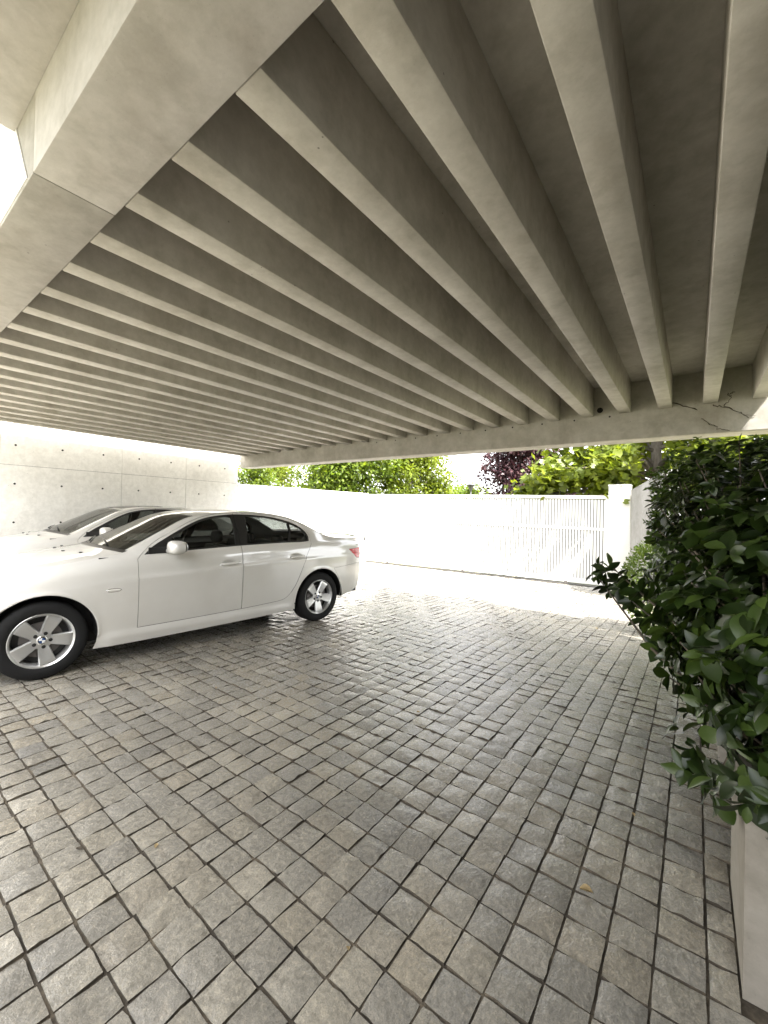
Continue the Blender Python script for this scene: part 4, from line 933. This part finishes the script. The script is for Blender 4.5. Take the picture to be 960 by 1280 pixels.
def whorl_shrub(label, base, pts, leaf, mat, nind, rr, up=.45, wf=.45, per=(5, 8), tmpl=LEAF_FINE, name='shrub'):
    t = thing(name, label, 'shrub', base); b0 = np.array(base); mb = MB(); C, D, Nn = [], [], []
    for q in pts:
        q = np.asarray(q); s0 = np.array([b0[0]+rr.normal(0, .1), b0[1]+rr.normal(0, .1), b0[2]])
        if rr.uniform() < .16:
            m_ = (s0+q)/2+np.array([0, 0, .1])+rr.normal(0, .05, 3)
            mb.tube([Vector(s0-b0), Vector(m_-b0), Vector(q-b0)], [.012, .007, .003], 5)
        ax = unit(q-np.array([b0[0]+.05, b0[1], 1.0]))*.8+np.array([0, 0, up])+rr.normal(0, .35, 3); ax = unit(ax)
        k = int(rr.integers(*per)); a0 = rr.uniform(0, 6.28)
        u = unit(np.cross(ax, [.3, .5, .81])); v = np.cross(ax, u)
        for j in range(k):
            a = a0+6.283*j/k+rr.normal(0, .25); o_ = u*math.cos(a)+v*math.sin(a)
            d_ = o_*rr.uniform(.7, 1.1)+ax*rr.uniform(.0, .75)+np.array([0, 0, -rr.uniform(.0, .45)])
            C.append(q-ax*rr.uniform(0, .05)); D.append(d_); Nn.append(ax*1.0-o_*.5+rr.normal(0, .25, 3))
    mb.build('stems', M['stem'], t, True)
    C, D, Nn = np.array(C), np.array(D), np.array(Nn); Ls = leaf*rr.uniform(.55, 1.2, len(C)); Wf = wf*rr.uniform(.85, 1.2, len(C))
    Cl = C-b0
    if nind:
        ppx, ppy, dd = proj(C); sc = Ls/np.maximum(dd, .4)
        # front-most leaves first: only those on the camera side of the shrub show
        vis = (dd > .3) & (ppx < 975) & (ppx > 600); cell = {}
        for i in np.argsort(dd):
            if not vis[i]: continue
            key = (int(ppx[i]//13), int(ppy[i]//13)); cell.setdefault(key, []).append(i)
        cand = [i for v_ in cell.values() for i in v_[:2]]
        cand = sorted(cand, key=lambda i: -sc[i])[:nind]; cs = set(cand)
        X, Y, Z = frames(D, Nn)
        vars_ = []
        for kx in range(6):
            V = LEAF_FINE[0].copy(); V[:, 2] += rr.normal(0, .006, len(V)); V[:, 2] -= rr.uniform(0, .15)*V[:, 1]**2; V[:, 0] += .05*math.sin(kx*2.1)*V[:, 1]**2
            me = bpy.data.meshes.new('leaf'); me.from_pydata(V.tolist(), [], LEAF_FINE[1]); me.materials.append(mat)
            me.polygons.foreach_set('use_smooth', [True]*len(LEAF_FINE[1])); vars_.append(me)
        for n_, i in enumerate(cand):
            o = bpy.data.objects.new('leaf', vars_[n_ % 6]); link(o, t)
            A = np.eye(4); A[:3, 0] = X[i]*Ls[i]*Wf[i]; A[:3, 1] = Y[i]*Ls[i]; A[:3, 2] = Z[i]*Ls[i]; A[:3, 3] = Cl[i]; o.matrix_local = Matrix(A.tolist())
        keep = np.array([i for i in range(len(C)) if i not in cs])
    else: keep = np.arange(len(C))
    f_ = foliage('foliage', Cl[keep], D[keep], Nn[keep], Ls[keep], Wf[keep], tmpl, mat, t)
    if nind: tag(f_, kind='stuff')
    return t
def shell_pts(c, rad, n, rr, lo=-1.0, hollow=.5, pw=2.0):
    out = []
    while len(out) < n:
        p = rr.uniform(-1, 1, 3); q = float(np.sum(abs(p)**pw)**(1/pw))
        if hollow < q < 1 and p[2] > lo: out.append(np.array(c)+p*np.array(rad)*rr.uniform(.9, 1.06))
    return out
rr = np.random.default_rng(31)
pts = shell_pts((.48, 2.12, 1.10), (.62, .72, .62), 1300, rr, hollow=.55)
pts = [q for q in pts if q[2] > .55 and q[1] > 1.15 and not (q[1] < 1.5 and q[0] < 0.25)]
pts += [np.array(q) for q in [(-.20, 2.5, 1.14), (-.30, 2.62, 1.15), (-.36, 2.74, 1.12), (-.45, 2.85, 1.13), (-.50, 2.90, 1.11), (-.28, 2.7, 1.0), (-.12, 2.5, 1.02), (-.14, 2.4, .85), (-.1, 2.3, .75), (-.02, 2.3, .62), (-.06, 2.25, .55), (.0, 2.15, .50), (.06, 2.0, .50), (.10, 1.9, .56), (.2, 1.7, .58), (.05, 2.2, .40), (-.02, 2.25, .36), (.3, 1.62, .6), (.4, 1.6, .66), (-.04, 2.4, .66), (.14, 1.66, .60), (.20, 1.62, .66), (.26, 1.60, .72), (.34, 1.58, .62), (.12, 1.74, .62), (.18, 1.7, .74), (.3, 1.6, .82), (.42, 1.55, .74), (.10, 1.85, .66), (.08, 1.8, .52), (.24, 1.64, .52), (-.40, 2.78, 1.18), (-.34, 2.7, 1.06), (-.42, 2.8, 1.05), (-.25, 2.6, 1.08), (-.2, 2.55, 1.2), (-.48, 2.86, 1.17), (-.22, 2.6, .95)]]
whorl_shrub('big dark glossy leaved shrub filling the near planter and spilling over its edge', (.40, 1.95, .5), pts, .084, M['leaf_dark'], 300, rr, per=(6, 9), wf=.5)
rr = np.random.default_rng(32)
pts = shell_pts((.40, 3.6, 1.20), (.64, .72, .80), 1200, rr, hollow=.6, pw=3.2); pts = [q for q in pts if q[2] > .5]
whorl_shrub('dark shrub with smaller leaves behind the big leaved one, middle of the planter row', (.40, 3.5, .5), pts, .068, M['leaf_dark'], 0, rr, wf=.52, per=(7, 11))
rr = np.random.default_rng(33)
pts = shell_pts((.30, 4.80, 1.30), (.66, .74, .88), 1900, rr, hollow=.68, pw=4.5); pts = [q for q in pts if q[2] > .45]
whorl_shrub('small leaved green shrub farthest along the planters, nearly touching the rear beam', (.40, 4.9, .5), pts, .055, M['leaf_shrub'], 0, rr, wf=.58, per=(7, 11), tmpl=LEAF_LITE)
# clipped ball shrub in the sun
rr = np.random.default_rng(34); n = 5200; u = unit(rr.normal(0, 1, (n, 3)))
ball = thing('ball_shrub', 'small fresh green clipped shrub in the sun behind the dark hedge leaves', 'shrub', (-.34, 6.55, gz(6.55)))
Cc = np.array([0, 0, .66])+u*np.array([.44, .44, .62])*rr.uniform(.75, 1.04, n)[:, None]
foliage('foliage', Cc, u+rr.normal(0, .5, u.shape)+np.array([0, 0, .35]), u+rr.normal(0, .4, u.shape), .045*rr.uniform(.7, 1.3, n), .5, LEAF_LITE, M['leaf_ball'], ball)
MB().tube([(0, 0, 0), (0.01, 0, .3), (0, .02, .7)], [.03, .025, .01], 8).build('stems', M['stem'], ball, True)
# ---- fallen leaves on the setts
def fallen(label, loc, L, rz, mat=None, curl=.25):
    V = LEAF_FINE[0].copy(); V[:, 2] = .004+abs(V[:, 0])*curl+.10*V[:, 1]**2*curl
    mb = MB(); mb.add([(x*L*.55, (y-.5)*L, z*L+.004) for x, y, z in V], LEAF_FINE[1])
    o = mb.build('fallen_leaf', mat or M['leaf_dry'], None, True); o.location = loc; o.rotation_euler = (0, 0, rz); tag(o, label, 'leaf', 'fallen leaves on the paving')
fallen('curled tan leaf lying alone on the setts near the planter', (-.314, 1.777, .004), .05, 1.9, curl=.7)
fallen('small pale leaf resting in a joint close to the planter row', (-.218, 2.381, .004), .028, .4)
fallen('dark brown scrap of leaf on the bright setts at lower left', (-2.062, .648, .003), .035, 2.0, M['stem'])
fallen('tiny tan leaf scrap on the setts right of the dark one', (-1.828, .856, .003), .028, .9)
fallen('dry leaf in the light strip of paving below the ball shrub', (-1.05, 6.3, gz(6.3)+.003), .06, .3)
for k, (x, y, lb) in enumerate([(-3.25, 3.9, 'tiny tan leaf scrap on the setts beside the near car rear wheel'), (-3.1, 1.9, 'tiny leaf scrap on the setts below the near car front door'), (-.9, 1.05, 'pale leaf scrap on the setts at the bottom edge of the picture'), (-.55, 4.2, 'dark leaf scrap on the paving left of the protruding shrub branch'), (-1.6, 2.6, 'small brown leaf scrap in the middle of the paved yard'), (-2.2, 5.4, 'leaf scrap on the paving in front of the sunlit strip')]):
    V = LEAF_FINE[0].copy(); L_ = random.uniform(.018, .03); mb = MB(); mb.add([(a*L_*.6, (b_-.5)*L_, .003+abs(a)*L_*.5) for a, b_, c in V], LEAF_FINE[1])
    o = mb.build('leaf_scrap', M['leaf_dry'] if k % 3 else M['stem'], None, True); o.location = (x, y, gz(y)+.003); o.rotation_euler = (random.uniform(-.3, .3), random.uniform(-.3, .3), random.uniform(0, 6))
    tag(o, lb, 'leaf scrap', 'leaf scraps on the paving')
